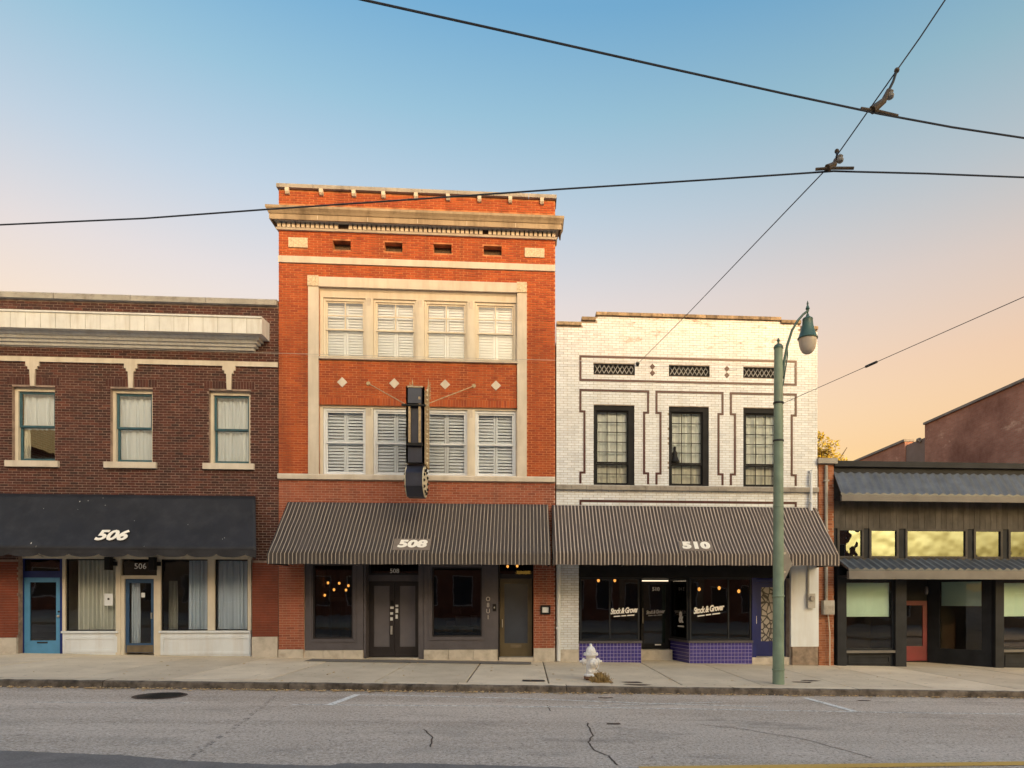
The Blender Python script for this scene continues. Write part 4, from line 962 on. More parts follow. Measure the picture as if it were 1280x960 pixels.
# ================================================================== white glazed brick building, number 510
X0a, X0b = fx(695.5), fx(1022); Y0 = .02
b0 = thing('brick_building', (4.5, 0, gz(4.5)), 'white glazed brick building with maroon line patterns and black windows', 'building', 'shop buildings in the row')
def z0(u, v, Y=Y0): return fz(u, v, Y)
steps = [(X0a, fx(727), z0(711, 407)), (fx(727), fx(745), z0(736, 401)), (fx(745), fx(976), z0(860, 398)), (fx(976), fx(1001), z0(988, 405)), (fx(1001), X0b, z0(1012, 412.5))]
def top0(x):
    for a, b, z in steps:
        if x <= b: return z
    return steps[-1][2]
w0u = [(742, 793), (836, 886), (929, 979)]
zw0, zw1 = z0(861, 608), z0(861, 508.5)
wins0 = [(fx(a, Y0), fx(b, Y0), zw0, zw1) for a, b in w0u]
vz0, vz1 = z0(861, 470.5), z0(861, 457)
vents0 = [(fx(a, Y0), fx(b, Y0), vz0, vz1) for a, b in ((742, 793.5), (836, 887), (929, 980))]
store0 = (fx(723.5, Y0), fx(987, Y0), -1.2, z0(860, 668))
holes0 = wins0 + vents0 + [store0]
mb = MB()
for a, b, z in steps: wall_cells(mb, a, b, -1.2, z, Y0, Y0 + .32, holes0)
obj('wall', mb, m_mort510, b0)
ledge0 = (X0a, X0b, z0(860, 614), z0(860, 608))
zlow0 = z0(710, 812)
pier0 = (fx(987, Y0), X0b, -1.2, z0(1005, 640))
bricks('brickwork', b0, m_brick510, X0a, X0b, zlow0, max(s[2] for s in steps), Y0, holes0 + [ledge0, pier0], course=.0672, length=.205, proud=.006, joint=.009, top=lambda x: top0(x) - .03)
shell(b0, X0a, X0b, steps[0][2] - .2, 14, -1.2, m_sidebrick, y=Y0 + .33, floors=(z0(860, 640),))
obj('plinth_block', MB().box(X0a + .02, store0[0], Y0 - .03, Y0 - .002, -1.2, zlow0), m_plinth, b0)
for a, b, z in steps:
    n = max(1, round((b - a) / .31)); w = (b - a) / n
    for i in range(n): obj('coping_tile', MB().prism([(Y0 - .07, z), (Y0 + .38, z), (Y0 + .38, z + .07), (Y0 + .1, z + .105), (Y0 - .07, z + .085)], 'x', a + i * w + .004, a + (i + 1) * w - .004), m_tilecop, b0)
# sill ledge stones
n = 18
for i in range(n):
    a, b = X0a + (X0b - X0a) * i / n, X0a + (X0b - X0a) * (i + 1) / n
    obj('ledge_stone', MB().prism([(Y0 - .002, ledge0[2]), (Y0 - .10, ledge0[2]), (Y0 - .12, ledge0[3] - .03), (Y0 - .10, ledge0[3] - .002), (Y0 - .002, ledge0[3] - .002)], 'x', a + .004, b - .004), m_coping, b0)
# maroon inlay
inl = .062
def inlay(pts, closed=False):
    P_ = [(fx(u, Y0), z0(861, v)) for u, v in pts]; mb = MB(); n = len(P_)
    for i in range(n if closed else n - 1):
        (xa_, za_), (xb_, zb__) = P_[i], P_[(i + 1) % n]
        h = inl / 2
        if abs(za_ - zb__) < .02: mb.box(min(xa_, xb_) - h, max(xa_, xb_) + h, Y0 - .0135, Y0 + .0, za_ - h, za_ + h)
        else: mb.box(xa_ - h, xa_ + h, Y0 - .0135, Y0 + .0, min(za_, zb__) + h, max(za_, zb__) - h)
    return obj('inlay_line', mb, m_maroon, b0)
inlay([(725.5, 449), (994.5, 449), (994.5, 478), (725.5, 478)], True)
for a, b in ((725.5, 810), (820.5, 903), (913.5, 994.5)):
    inlay([(a, 607.5), (a, 592.5), (a + 5, 592.5), (a + 5, 517), (a, 517), (a, 490.5), (b, 490.5), (b, 517), (b - 5, 517), (b - 5, 592.5), (b, 592.5), (b, 607.5)])
inlay([(725.5, 634), (725.5, 627.5), (994.5, 627.5), (994.5, 634)])
for u, vs_ in ((815.5, (458.5, 466.5)), (908.5, (460, 468))):
    for v in vs_:
        cx, cz = fx(u, Y0), z0(861, v + (0 if u > 861 else 1)); obj('diamond_tile', MB().prism([(cx - .075, cz), (cx, cz - .085), (cx + .075, cz), (cx, cz + .085)], 'y', Y0 - .016, Y0), m_maroon, b0)
# vents with diamond lattice
for q in vents0:
    vt = obj('vent', MB().ring(q[0], q[1], q[2], q[3], .03, Y0 + .0, Y0 + .05), m_blackframe, b0)
    obj('vent_back', MB().box(q[0] + .03, q[1] - .03, Y0 + .14, Y0 + .16, q[2] + .03, q[3] - .03), m_black, vt)
    h = q[3] - q[2] - .06; x = q[0] + .03 - h * .6; k = .125
    a = q[0] + .03; b = q[1] - .03; z_0 = q[2] + .03; wd = h * .62
    xx = a
    while xx < b - .02:
        for s in (1, -1):
            x0_, x1_ = (xx, min(xx + wd, b)) if s > 0 else (min(xx + wd, b), xx); fr_ = (min(xx + wd, b) - xx) / wd
            zz0, zz1 = (z_0, z_0 + h * fr_) if s > 0 else (z_0 + h * (1 - fr_), z_0 + h)
            if s < 0: zz0, zz1 = z_0 + h * (1 - fr_), z_0 + h
            obj('lattice_bar', MB().tube([(x0_, Y0 + .03, zz0), (x1_, Y0 + .03, zz1)], .012, 4), m_grey, vt)
        xx += k
# windows
for i, w in enumerate(wins0):
    wn = obj('window', MB().ring(w[0], w[1], w[2], w[3], .07, Y0 + .03, Y0 + .15, wt=.13, wb=.05, wr=.16), m_blackframe, b0)
    a0, a1, c0, c1 = w[0] + .072, w[1] - .162, w[2] + .052, w[3] - .132; zm = c0 + (c1 - c0) * .285
    for (d0, d1, rows, yy) in ((zm, c1, 5, .08), (c0, zm - .003, 2, .105)):
        mb = MB().ring(a0, a1, d0, d1, .04, Y0 + yy, Y0 + yy + .03)
        iw, ih = (a1 - a0 - .08), (d1 - d0 - .08)
        for k in (1, 2): mb.box(a0 + .04 + iw * k / 3 - .009, a0 + .04 + iw * k / 3 + .009, Y0 + yy + .004, Y0 + yy + .026, d0 + .04, d1 - .04)
        for k in range(1, rows):
            for c_ in range(3): mb.box(a0 + .04 + iw * c_ / 3 + .0095, a0 + .04 + iw * (c_ + 1) / 3 - .0095, Y0 + yy + .004, Y0 + yy + .026, d0 + .04 + ih * k / rows - .009, d0 + .04 + ih * k / rows + .009)
        sh = obj('sash', mb, m_blackframe, wn)
        for k in range(rows):
            for c_ in range(3): pane(wn, a0 + .04 + iw * c_ / 3 + .009, a0 + .04 + iw * (c_ + 1) / 3 - .009, d0 + .04 + ih * k / rows + .009, d0 + .04 + ih * (k + 1) / rows - .009, Y0 + yy + .012)
    curtain(wn, a0, a1, zm - .02, c1, Y0 + .19, m_sheer, 5, .015)
    curtain(wn, a0, a1, c0, zm, Y0 + .24, m_curtain2, 4, .015)
# bottle-shaped vase on the middle sash
vx, vz = fx(842, .3), z0(842, 579.5, .28)
tag(obj('vase', MB().lathe([(.13, 0), (.14, .03), (.10, .10), (.075, .18), (.08, .27), (.05, .31), (.035, .34), (.04, .42), (.03, .44)], (vx, .16, vz), 20), m_black, None, True), 'dark bottle vase standing inside the middle black window upstairs', 'vase')
# shopfront of 510
YT = .05
def p0(u, Y=YT): return fx(u, Y)
zt0 = z0(830, 722, YT); zts = store0[3]
obj('fascia_board', MB().box(store0[0] + .002, store0[1] - .002, YT - .01, YT + .1, zt0, zts - .003), m_black, b0)
zsill = z0(830, 801, YT); 
def tiles(x0, y0_, x1, y1_, z_0, z_1, name='tile_panel'):
    """a tiled bulkhead standing along the line (x0,y0)-(x1,y1)"""
    a, b = Vector((x0, y0_, 0)), Vector((x1, y1_, 0)); L = (b - a).length; ex = (b - a) / L; n_ = Vector((ex.y, -ex.x, 0))
    mb = MB(); mb.box(0, L, -.14, 0, z_0, z_1); base = obj('bulkhead', place(mb, a, ex, -n_ * -1, (0, 0, 1)), m_grout, b0)
    t = .097; g = .011; nx = max(1, round(L / t)); nz = max(1, round((z_1 - gz(x0) + .06) / t)); tw = L / nx; thh = t; mb = MB()
    for i in range(nx):
        for j in range(nz + 2):
            za_ = z_1 - (j + 1) * thh + g; zb__ = z_1 - j * thh
            if zb__ < z_0: continue
            mb.box(i * tw + g / 2, (i + 1) * tw - g / 2, -.001, .007, za_, zb__ - .001)
    o = obj('tile_field', place(mb, a, ex, n_, (0, 0, 1)), m_purple, base); o['kind'] = 'stuff'
    obj('sill', place(MB().box(-.02, L + .02, -.15, .05, z_1 + .002, z_1 + .06), a, ex, n_, (0, 0, 1)), m_plum, base)
YB = 1.25
tx0, tx1 = p0(724), p0(801.5)
tx2, tx3 = p0(862), p0(940); bx2 = fx(838, YB)
tiles(tx0, YT, tx1, YT, -.9, zsill - .06); tiles(tx2, YT, tx3, YT, -.9, zsill - .06); tiles(bx2, YB, tx2 - .005, YT + .012, -.9, zsill - .06)
def gl_frame(x0, x1, z_0, z_1, y, splits=1, w=.045):
    f = obj('shop_window', MB().ring(x0, x1, z_0, z_1, w, y, y + .06), m_charcoal, b0)
    for k in range(1, splits):
        c = x0 + (x1 - x0) * (k / splits if splits == 2 and x0 < 2.9 else .63); obj('glazing_bar', MB().box(c - .02, c + .02, y + .002, y + .058, z_0 + w, z_1 - w), m_charcoal, f)
    pane(f, x0 + .03, x1 - .03, z_0 + .03, z_1 - .03, y + .028, m_glassdark); return f
swl = gl_frame(tx0 + .02, p0(799.5), zsill + .005, zt0 - .003, YT, 2)
swr = gl_frame(tx2 + .0, tx3 - .02, zsill + .005, zt0 - .003, YT, 2)
# angled return glass
a, b = Vector((bx2, YB, 0)), Vector((tx2 - .03, YT + .05, 0)); L = (b - a).length; ex = (b - a) / L; n_ = Vector((ex.y, -ex.x, 0))
f = obj('return_window', place(MB().ring(0, L, zsill + .005, zt0 - .003, .06, -.03, .03), a, ex, -n_, (0, 0, 1)), m_charcoal, b0)
obj('pane', place(MB().box(.05, L - .05, -.003, .003, zsill + .05, zt0 - .05), a, ex, -n_, (0, 0, 1)), m_glassdark, f)
obj('emblem', place(text_mb('&', .42, bold=.02, extr=.002), a + ex * (L * .62) + n_ * .01 + Vector((0, 0, z0(850, 772, .4))), ex, (0, 0, 1), n_), m_numw, f)
obj('emblem', place(MB().box(-.2, .2, -.02, .02, 0, .003), a + ex * (L * .62) + n_ * .01 + Vector((0, 0, z0(850, 783, .4))), ex, (0, 0, 1), n_), m_numw, f)
# window lettering
def shop_script(par, u, v, y, size, rot):
    x, z = fx(u, y), z0(u, v, y); flat_text('Stock & Grover', par, m_numw, x, y, z, size, rot=rot, shear=.35, bold=.012 * size / .3, sxx=.66, spacing=.86, extr=.002)
    c, s = math.cos(rot), math.sin(rot)
    for k, (p, q) in enumerate(((-.36, -.14), (-.10, .06), (.10, .34))):
        m2 = MB().box(p * size * 3.9, q * size * 3.9, -size * .72, -size * .58, -.001, .002); obj('tagline', place(m2, (x, y, z), (c, 0, s), (-s, 0, c), (0, -1, 0)), m_numw, par)
shop_script(swl, 780, 763.5, YT + .024, .21, .07); shop_script(swr, 885.5, 761.5, YT + .024, .235, .13)
# entrance door
dl, dr2 = fx(801, YB), fx(838, YB); db0, dt0 = z0(820, 811, YB), z0(820, 728, YB)
obj('entry_step', MB().box(dl - .1, dr2 - .02, YB - .35, YB + .2, -1, db0 - .01), m_plinth, b0)
obj('door_head', MB().box(dl - .1, dr2, YB - .02, YB + .08, dt0 + .06, zt0), m_black, b0)
ed = obj('door', MB().ring(dl, dr2 - .05, db0, dt0 + .02, .09, YB, YB + .05, wb=.16), m_black, b0)
pane(ed, dl + .09, dr2 - .14, db0 + .16, dt0 - .07, YB + .02, m_glassdark)
obj('handle', MB().tube([(dl + .05, YB - .05, db0 + .75), (dl + .05, YB - .05, db0 + 1.2)], .016, 8), m_steel, ed)
obj('kick_strip', MB().box(dl + .42, dr2 - .28, YB - .006, YB - .001, db0 + .10, db0 + .14), m_num, ed)
shop_script(ed, 819, 765, YB + .015, .15, .07)
flat_text('510', ed, m_num, fx(820, YB), YB + .016, z0(820, 736.5, YB), .15, bold=.004, extr=.003)
obj('tube_light', MB().box(dl + .03, dr2 - .08, YB - .08, YB - .03, dt0 + .03, dt0 + .06), m_tubelight, b0)
obj('entry_wall', MB().box(tx1 - .10, tx1 - .03, YT + .14, YB + .05, -1, zt0), m_black, b0)
obj('entry_ceiling', MB().box(tx1 - .1, tx2, YT + .11, YB + .1, zt0 + .003, zt0 + .05), m_black, b0)
# blue door with patterned pane
YP = .35
a, b = fx(941, YP), fx(984, YP); pb, pt = z0(960, 820, YP), z0(960, 728, YP)
pd = obj('door', MB().ring(a, b, pb, pt, .24, YP, YP + .05, wt=.14, wb=.42), m_navydoor, b0)
obj('side_panel', MB().box(tx3, a - .003, YT, YP + .05, -1, zt0), m_navydoor, b0)
obj('side_panel', MB().box(b + .003, store0[1] - .003, YP - .05, YP + .05, -1, zt0), m_navydoor, b0); obj('door_head', MB().box(a, b, YP - .03, YP + .05, pt + .004, zt0), m_navydoor, b0)
def pattern():
    m = bpy.data.materials.new('patterned_glass'); t, bb = nodes(m); g = N(t, 'ShaderNodeNewGeometry')
    mp = N(t, 'ShaderNodeMapping'); mp.inputs['Scale'].default_value = (1, 1, .8); t.links.new(g.outputs['Position'], mp.inputs[0])
    v = N(t, 'ShaderNodeTexVoronoi', feature='DISTANCE_TO_EDGE'); v.inputs['Scale'].default_value = 7; t.links.new(mp.outputs[0], v.inputs['Vector'])
    t.links.new(mixrgb(t, (.035,.03,.03), (.34,.31,.28), ramp(t, v.outputs['Distance'], .05, .13)), bb.inputs['Base Color']); bb.inputs['Roughness'].default_value = .35; return m
obj('patterned_pane', MB().box(a + .24, b - .24, YP + .01, YP + .02, pb + .42, pt - .14), pattern(), pd)
obj('handle', MB().box(a + .05, a + .10, YP - .04, YP - .001, pb + .92, pb + 1.14), m_num, pd)
obj('threshold', MB().box(tx3, store0[1], YT - .02, YP + .1, -1, pb - .01), m_plinth, b0)
# right pier plaster
pzb = z0(1005, 808)
obj('plaster_pier', MB().box(pier0[0], X0b - .004, Y0 - .10, Y0 - .002, pzb, pier0[3]), m_whitepaint, b0)
obj('pier_base', MB().box(pier0[0] + .05, X0b - .02, Y0 - .085, Y0 - .002, -1.2, pzb - .004), M('bare_plaster', (.26,.20,.155), .9, .35, 6), b0)
# interior of 510
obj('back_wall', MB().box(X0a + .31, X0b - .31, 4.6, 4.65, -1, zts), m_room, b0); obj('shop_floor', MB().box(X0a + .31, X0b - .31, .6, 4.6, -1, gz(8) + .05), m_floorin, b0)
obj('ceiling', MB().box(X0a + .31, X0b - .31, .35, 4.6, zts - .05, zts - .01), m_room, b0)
for u, v, w_ in ((748, 725.5, 'left'), (768.5, 725.5, 'right')): pendant(u, v, 1.0, zts - .05, w_ + ' of two glowing bulbs behind the left 510 shop window', 'bulbs in the left 510 window', .04)
for u, v, w_ in ((874, 736.5, 'left'), (899, 735, 'middle'), (923.5, 739, 'right')): pendant(u, v, 1.2, zts - .05, w_ + ' of three glowing bulbs behind the right 510 shop window', 'bulbs in the right 510 window', .045)
# downpipes and meters
def downpipe(label, pts, r, mat, clips=()):
    t_ = thing('downpipe', pts[-1], label, 'downpipe'); obj('pipe', MB().tube(pts, r, 10), mat, t_, True)
    for p in clips: obj('clip', MB().box(p[0] - r - .02, p[0] + r + .02, p[1] - r - .005, p[1] + r, p[2] - .02, p[2] + .02), mat, t_)
x_ = fx(698.3, -.06); downpipe('white downpipe between the orange and white brick buildings', [(x_, -.06, z0(698, 690, -.06)), (x_, -.06, gz(x_) + .02)], .055, m_whitepaint, [(x_, -.06, .9)])
x_ = fx(1014, -.08); z_ = z0(1014, 591, -.08); downpipe('white pipe with bent top at the right edge of the white building', [(x_, .01, z_ + .05), (x_, -.05, z_ + .06), (x_, -.08, z_), (x_, -.08, z0(1014, 690, -.08))], .04, m_whitepaint, [(x_, -.08, z_ - .8)])
x_ = fx(1014, -.16); t_ = thing('electric_meter', (x_, -.16, z0(1014, 760, -.16)), 'round meter and conduit on the white plaster pier', 'meter')
obj('conduit', MB().tube([(fx(1010.5, -.12), -.12, z0(1010, 704, -.12)), (fx(1010.5, -.12), -.12, z0(1010, 757, -.12))], .03, 8), m_grey, t_)
obj('box', MB().box(x_ - .10, x_ + .10, -.2, -.09, z0(1014, 760, -.16), z0(1014, 742, -.16)), m_grey, t_); obj('dial', MB().lathe([(.075, 0), (.075, .05), (.06, .07)], (x_, -.2, z0(1014, 748, -.16)), 16, (0, -1, 0)), m_coping, t_)

# ================================================================== brick pier between 510 and 512
XPa, XPb = fx(1023.5), fx(1042.5)
bpier = thing('brick_pier', ((XPa + XPb) / 2, 0, gz(9)), 'narrow rust red brick pier with grey cap beside the white building', 'pier')
pzt = fz(1033, 580)
obj('core', MB().box(XPa, XPb, .02, 6, -1.2, pzt), M('pier_mortar', (.36,.24,.17), .95, .25, 4), bpier)
bricks('brickwork', bpier, m_pierbrick, XPa, XPb, -.6, pzt, .02, [], course=.068)
obj('cap', MB().box(XPa - .05, XPb + .06, -.10, 6, pzt + .002, pzt + .15), m_coping, bpier)
x_ = fx(1033, -.05); downpipe('thin grey conduit running down the rust red brick pier', [(x_, -.04, pzt - .05), (x_, -.04, fz(1033, 752))], .045, m_coping, [(x_, -.04, 5), (x_, -.04, 3.6)])
t_ = thing('meter_box', (fx(1033), -.1, fz(1033, 768)), 'grey metal utility box on the rust red brick pier', 'utility box')
obj('box', MB().box(fx(1026.5), fx(1039.5), -.18, .008, fz(1033, 768), fz(1033, 750.5)), m_grey, t_); obj('lid', MB().box(fx(1027.5), fx(1038.5), -.195, -.181, fz(1033, 767), fz(1033, 757)), m_coping, t_)
obj('conduit', MB().tube([(fx(1034), -.06, fz(1033, 768)), (fx(1036), -.06, fz(1033, 790)), (fx(1036), -.06, -.2)], .018, 6), m_stone, t_)

# ================================================================== dark timber building on the right, 512
X2a, X2b = fx(1044), 16.1; Y2 = .05
b2 = thing('timber_shop', (12, 0, gz(12)), 'low dark timber clad shop with grey metal roofs and green blinds', 'building', 'shop buildings in the row')
def z2(u, v, Y=Y2): return fz(u, v, Y)
Z2 = z2(1160, 585); zr1 = z2(1160, 593); zr0 = z2(1160, 618, -.45)
zc_t, zc_b = z2(1160, 661), z2(1160, 698)
cler = [(fx(a, Y2), fx(b, Y2), zc_b, zc_t) for a, b in ((1047, 1080), (1087, 1123.5), (1132, 1209.5), (1217.5, 1253.5), (1261, 1300), (1308, 1342))]
zlow = z2(1160, 709)
mb = MB(); wall_cells(mb, X2a, X2b, zlow, Z2, Y2 + .04, Y2 + .3, cler); obj('wall', mb, m_charcoal, b2)
x = X2a
while x < X2b - .02:                                       # vertical boards, each its own plank
    w = min(.165, X2b - x)
    segs = [(zc_t, zr1 - .05), (zlow, zc_b)]
    if not any(c[0] < x + w - .01 and c[1] > x + .01 for c in cler): segs = [(zlow, zr1 - .05)]
    yj = random.uniform(0, .008)
    for a, b in segs: obj('board', MB().box(x + .004, x + w - .004, Y2 + .005 + yj, Y2 + .038, a, b), m_wood512, b2)
    x += w
for c in cler:
    f = obj('clerestory_window', MB().ring(c[0], c[1], c[2], c[3], .06, Y2 + .0, Y2 + .12), m_wood512, b2); pane(f, c[0] + .05, c[1] - .05, c[2] + .05, c[3] - .05, Y2 + .05, m_mirror)
obj('parapet_cap', MB().box(X2a - .02, X2b, Y2 - .06, Y2 + .4, Z2 + .002, Z2 + .16), m_charcoal, b2)
def corrugated(name, x0, x1, ya, za, yb, zb_, pitch, h, mat):
    vs = []; fs = []; n = int((x1 - x0) / pitch) * 6
    for i in range(n + 1):
        xx = x0 + (x1 - x0) * i / n; ph = i % 6; dh = h if ph in (0, 1) else (0 if ph in (3, 4) else h * .45)
        vs += [(xx, ya, za + dh), (xx, yb, zb_ + dh), (xx, ya, za - .03), (xx, yb, zb_ - .03)]
    for i in range(n): o = 4*i; fs += [(o, o+1, o+5, o+4), (o+2, o+6, o+7, o+3), (o+1, o+3, o+7, o+5), (o, o+4, o+6, o+2)]
    fs += [(0, 2, 3, 1), (4*n, 4*n+1, 4*n+3, 4*n+2)]
    mb = MB(); mb.add(vs, fs); return obj(name, mb, mat, b2)
corrugated('metal_roof', X2a - .03, X2b, Y2 - .01, zr1, Y2 - .45, zr0, .235, .04, m_metalroof)
obj('gutter', MB().box(X2a - .03, X2b, Y2 - .50, Y2 - .42, zr0 - .20, zr0 - .04), m_fascia, b2); obj('soffit', MB().box(X2a - .02, X2b, Y2 - .42, Y2 - .002, zr0 - .12, zr0 - .07), m_charcoal, b2)
zk1, zk0 = z2(1160, 702, -.2), z2(1160, 712, -.75)
corrugated('metal_canopy', X2a + .05, X2b, Y2 - .02, zk1 + .06, Y2 - .72, zk0, .22, .045, m_metalroof)
obj('canopy_fascia', MB().box(X2a + .05, X2b, Y2 - .75, Y2 - .62, zk0 - .26, zk0 - .035), m_fascia, b2); obj('soffit', MB().box(X2a + .06, X2b, Y2 - .62, Y2 + .0, zk0 - .2, zk0 - .14), m_charcoal, b2)
YF = .0
zh2 = zlow - .003
def p2(u, Y=YF): return fx(u, Y)
def pil(a, b): obj('pilaster', MB().box(p2(a), p2(b), YF - .05, YF + .25, -1.4, zh2), m_charcoal, b2)
pil(1046, 1057); pil(1118.5, 1132); pil(1243, 1253.5); pil(1318, 1330)
def bay2(ua, ub):
    x0, x1 = p2(ua) + .003, p2(ub) - .003; zs_, zt__ = z2(1090, 813, YF), z2(1090, 727, YF)
    w = obj('shop_window', MB().ring(x0, x1, zs_, zh2, .05, YF + .05, YF + .13, wt=zh2 - zt__), m_charcoal, b2)
    pane(w, x0 + .04, x1 - .04, zs_ + .04, zt__, YF + .08, m_glass); zbl = z2(1090, 771, YF)
    obj('blind', MB().box(x0 + .08, x1 - .08, YF + .15, YF + .16, zbl, zt__ - .03), m_blind, w)
    obj('sill', MB().box(x0 - .05, x1 + .05, YF - .04, YF + .13, zs_ - .07, zs_ - .002), m_fascia, w)
    q = obj('bulkhead', MB().box(x0, x1, YF + .06, YF + .2, -1.4, zs_ - .075), m_charcoal, b2); obj('moulding', MB().ring(x0 + .1, x1 - .1, gz(x1) + .06, zs_ - .15, .05, YF + .04, YF + .058), m_charcoal, q)
bay2(1057, 1118.5); bay2(1253.5, 1318)
# recess with red door and slanted window wall
YR = 1.5
rd0, rd1 = fx(1133.5, YR), fx(1159, YR); rb, rt = z2(1146, 826, YR), z2(1146, 751, YR)
rd = obj('door', MB().ring(rd0 - .25, rd1, rb, rt, .14, YR, YR + .05, wb=.45), m_red, b2); pane(rd, rd0 - .11, rd1 - .14, rb + .45, rt - .14, YR + .02, m_glassdark)
obj('door_head', MB().box(rd0 - .4, rd1 + .02, YR, YR + .08, rt + .004, zh2), m_black, b2)
a, b = Vector((rd1 + .02, YR, 0)), Vector((p2(1243), YF + .1, 0)); L = (b - a).length; ex = (b - a) / L; n_ = Vector((ex.y, -ex.x, 0))
zs_, zt__ = z2(1200, 812, .6), z2(1200, 727, .6)
f = obj('slanted_window', place(MB().ring(0, L, -1.4, zh2, .35, -.03, .05, wt=zh2 - zt__, wb=zs_ + 1.4, wr=.25), a, ex, -n_, (0, 0, 1)), m_charcoal, b2)
obj('pane', place(MB().box(.34, L - .24, .0, .006, zs_, zt__), a, ex, -n_, (0, 0, 1)), m_glass, f)
obj('blind', place(MB().box(.38, L - .28, .03, .04, zt__ - .72, zt__), a, ex, -n_, (0, 0, 1)), m_blind, f)
obj('recess_wall', MB().box(p2(1132) - .1, p2(1132) - .03, .26, YR + .2, -1.4, zh2), m_black, b2)
obj('recess_ceiling', MB().box(p2(1130), p2(1245), .26, YR + .2, zh2 - .04, zh2 - .004), m_black, b2)
tl = thing('hanging_lantern', (fx(1158, .9), .9, z2(1158, 742, .9)), 'small pale hanging lantern in the recess by the red door', 'lantern')
xx, zz = fx(1158, .9), z2(1158, 743, .9); obj('globe', MB().lathe([(.03, 0), (.055, .06), (.05, .2), (.03, .24)], (xx, .9, zz), 12), m_frost, tl, True); obj('cord', MB().tube([(xx, .9, zz + .24), (xx, .9, zh2 - .05)], .006, 6), m_iron, tl)
obj('back_wall', MB().box(X2a + .1, X2b - .1, 3.6, 3.65, -1.4, zlow), m_room, b2); obj('shop_floor', MB().box(X2a + .1, X2b - .1, YR + .2, 3.6, -1.4, gz(12)), m_floorin, b2)
shell(b2, X2a, X2b, Z2, 12, -1.4, m_charcoal, y=Y2 + .31, floors=(zlow + .1,))

# ================================================================== brick warehouse behind, side wall rising to the right
XW = 16.25
wh = thing('brick_warehouse', (XW, 6, gz(16)), 'weathered red brick warehouse side wall rising behind the timber shop', 'building')
def hw(u, v):
    dx = XW; t = (u - U0) / FPX; dy = dx * (ct - t * st) / (t * ct + st); dep = dy * ct + dx * st
    return dy - DIST, HC - (v - V0) * dep / FPX
ya, za = hw(1156, 531); yb, zb_ = hw(1149, 544); yc, zc_ = hw(1131, 553); yd, zd = hw(1052, 585)
obj('wall', MB().box(XW, 26, .1, ya, -1.5, za), m_warebrick, wh)
obj('rear_wall', MB().box(XW, 26, yc, yd + .5, -1.5, zd), m_warebrick, wh)
obj('link_block', MB().box(XW + .05, 26, ya + .004, yc - .004, -1.5, hw(1140, 553)[1]), m_stucco, wh)
obj('coping', MB().box(XW - .06, XW + .4, .1, ya + .03, za + .002, za + .09), m_coping, wh); obj('coping', MB().box(XW - .06, XW + .4, yc - .03, yd + .5, zd + .002, zd + .10), m_coping, wh)
obj('gutter_head', MB().lathe([(.09, 0), (.09, .12)], (XW - .04, ya + .4, hw(1155, 548)[1]), 12, (0, -1, 0)), m_coping, wh)

# ================================================================== tree
tr_ = thing('leafy_tree', (17.6, 20, -.4), 'yellow green autumn tree behind the white brick building', 'tree')
tx, ty = 17.6, 20.0; dep_t = (ty + DIST) * ct + tx * st
ztree = HC + (V0 - 556) * dep_t / FPX
mb = MB().tube([(tx, ty, -.8), (tx + .1, ty, 3), (tx, ty, ztree - 1)], .28, 9, .10)
for k in range(9):
    a = k * 2.4; z_ = 3 + k * .75; mb.tube([(tx, ty, z_), (tx + 1.1 * math.cos(a), ty + 1.1 * math.sin(a), z_ + .9), (tx + 1.9 * math.cos(a), ty + 1.9 * math.sin(a), z_ + 1.9)], .08, 6, .02)
obj('trunk', mb, m_trunk, tr_, True)
m_leaf = M('autumn_leaf', (.46,.33,.03), .7, .5, 3.0, spec=.3)
mb = MB(); clumps = []
for k in range(80):
    while True:
        p = Vector((random.uniform(-1, 1), random.uniform(-1, 1), random.uniform(-1, 1)))
        if .35 < p.length < 1: break
    clumps.append((Vector((tx - 1.0 + p.x * 1.9, ty + p.y * 2.2, ztree - 1.6 + p.z * 2.6)), random.uniform(.35, .75)))
for c, r_ in clumps:
    for i in range(150):
        d = Vector((random.gauss(0, 1), random.gauss(0, 1), random.gauss(0, 1))).normalized() * r_ * random.random() ** .4; d.z *= .7
        p = c + d; a = Vector((random.gauss(0, 1), random.gauss(0, 1), random.gauss(0, 1))).normalized(); b = a.orthogonal().normalized(); s = random.uniform(.08, .15)
        mb.add([p - a * s, p + b * s * .5, p + a * s, p - b * s * .5], [(0, 1, 2, 3)])
obj('crown', mb, m_leaf, tr_)

# ================================================================== lamp post
pL = gpt(973, 855); lx, ly, lz = pL.x, pL.y, pL.z
def zl(v, u=973): return fz(u, v, ly)
lp = thing('street_lamp', (lx, ly, lz), 'green steel street lamp post with curved arm and globe lantern at the kerb', 'street lamp')
zt_ = zl(436)
obj('post', MB().lathe([(.125, -.1), (.122, .0), (.118, .7), (.112, 2.5), (.10, 4.6), (.088, zt_ - lz)], (lx, ly, lz), 24), m_lamp, lp, True)
obj('cap', MB().lathe([(.098, 0), (.10, .04), (.075, .08), (.025, .10), (.02, .14), (.035, .17), (.018, .21), (.003, .23)], (lx, ly, zt_), 20), m_lampdark, lp, True)
for v in (505, 552, 634, 712, 746, 838): 
    zz = zl(v); rr = .125 if zz < 2 else .105; obj('band', MB().lathe([(rr + .004, 0), (rr + .008, .015), (rr + .004, .035)], (lx, ly, zz), 20), m_iron if v in (505, 552) else m_lamp, lp)
arm = [(978, 470), (980.5, 450), (984, 432), (990, 413), (997, 401), (1004, 393), (1010.5, 388)]
obj('arm', MB().tube([(fx(u, ly), ly, zl(v, u)) for u, v in arm], .03, 10, .024), m_lampdark, lp, True)
obj('brace', MB().tube([(fx(u, ly), ly, zl(v, u)) for u, v in ((979, 482), (982, 460), (984.5, 445), (984, 432))], .014, 8), m_lampdark, lp)
gx = fx(1009.5, ly)
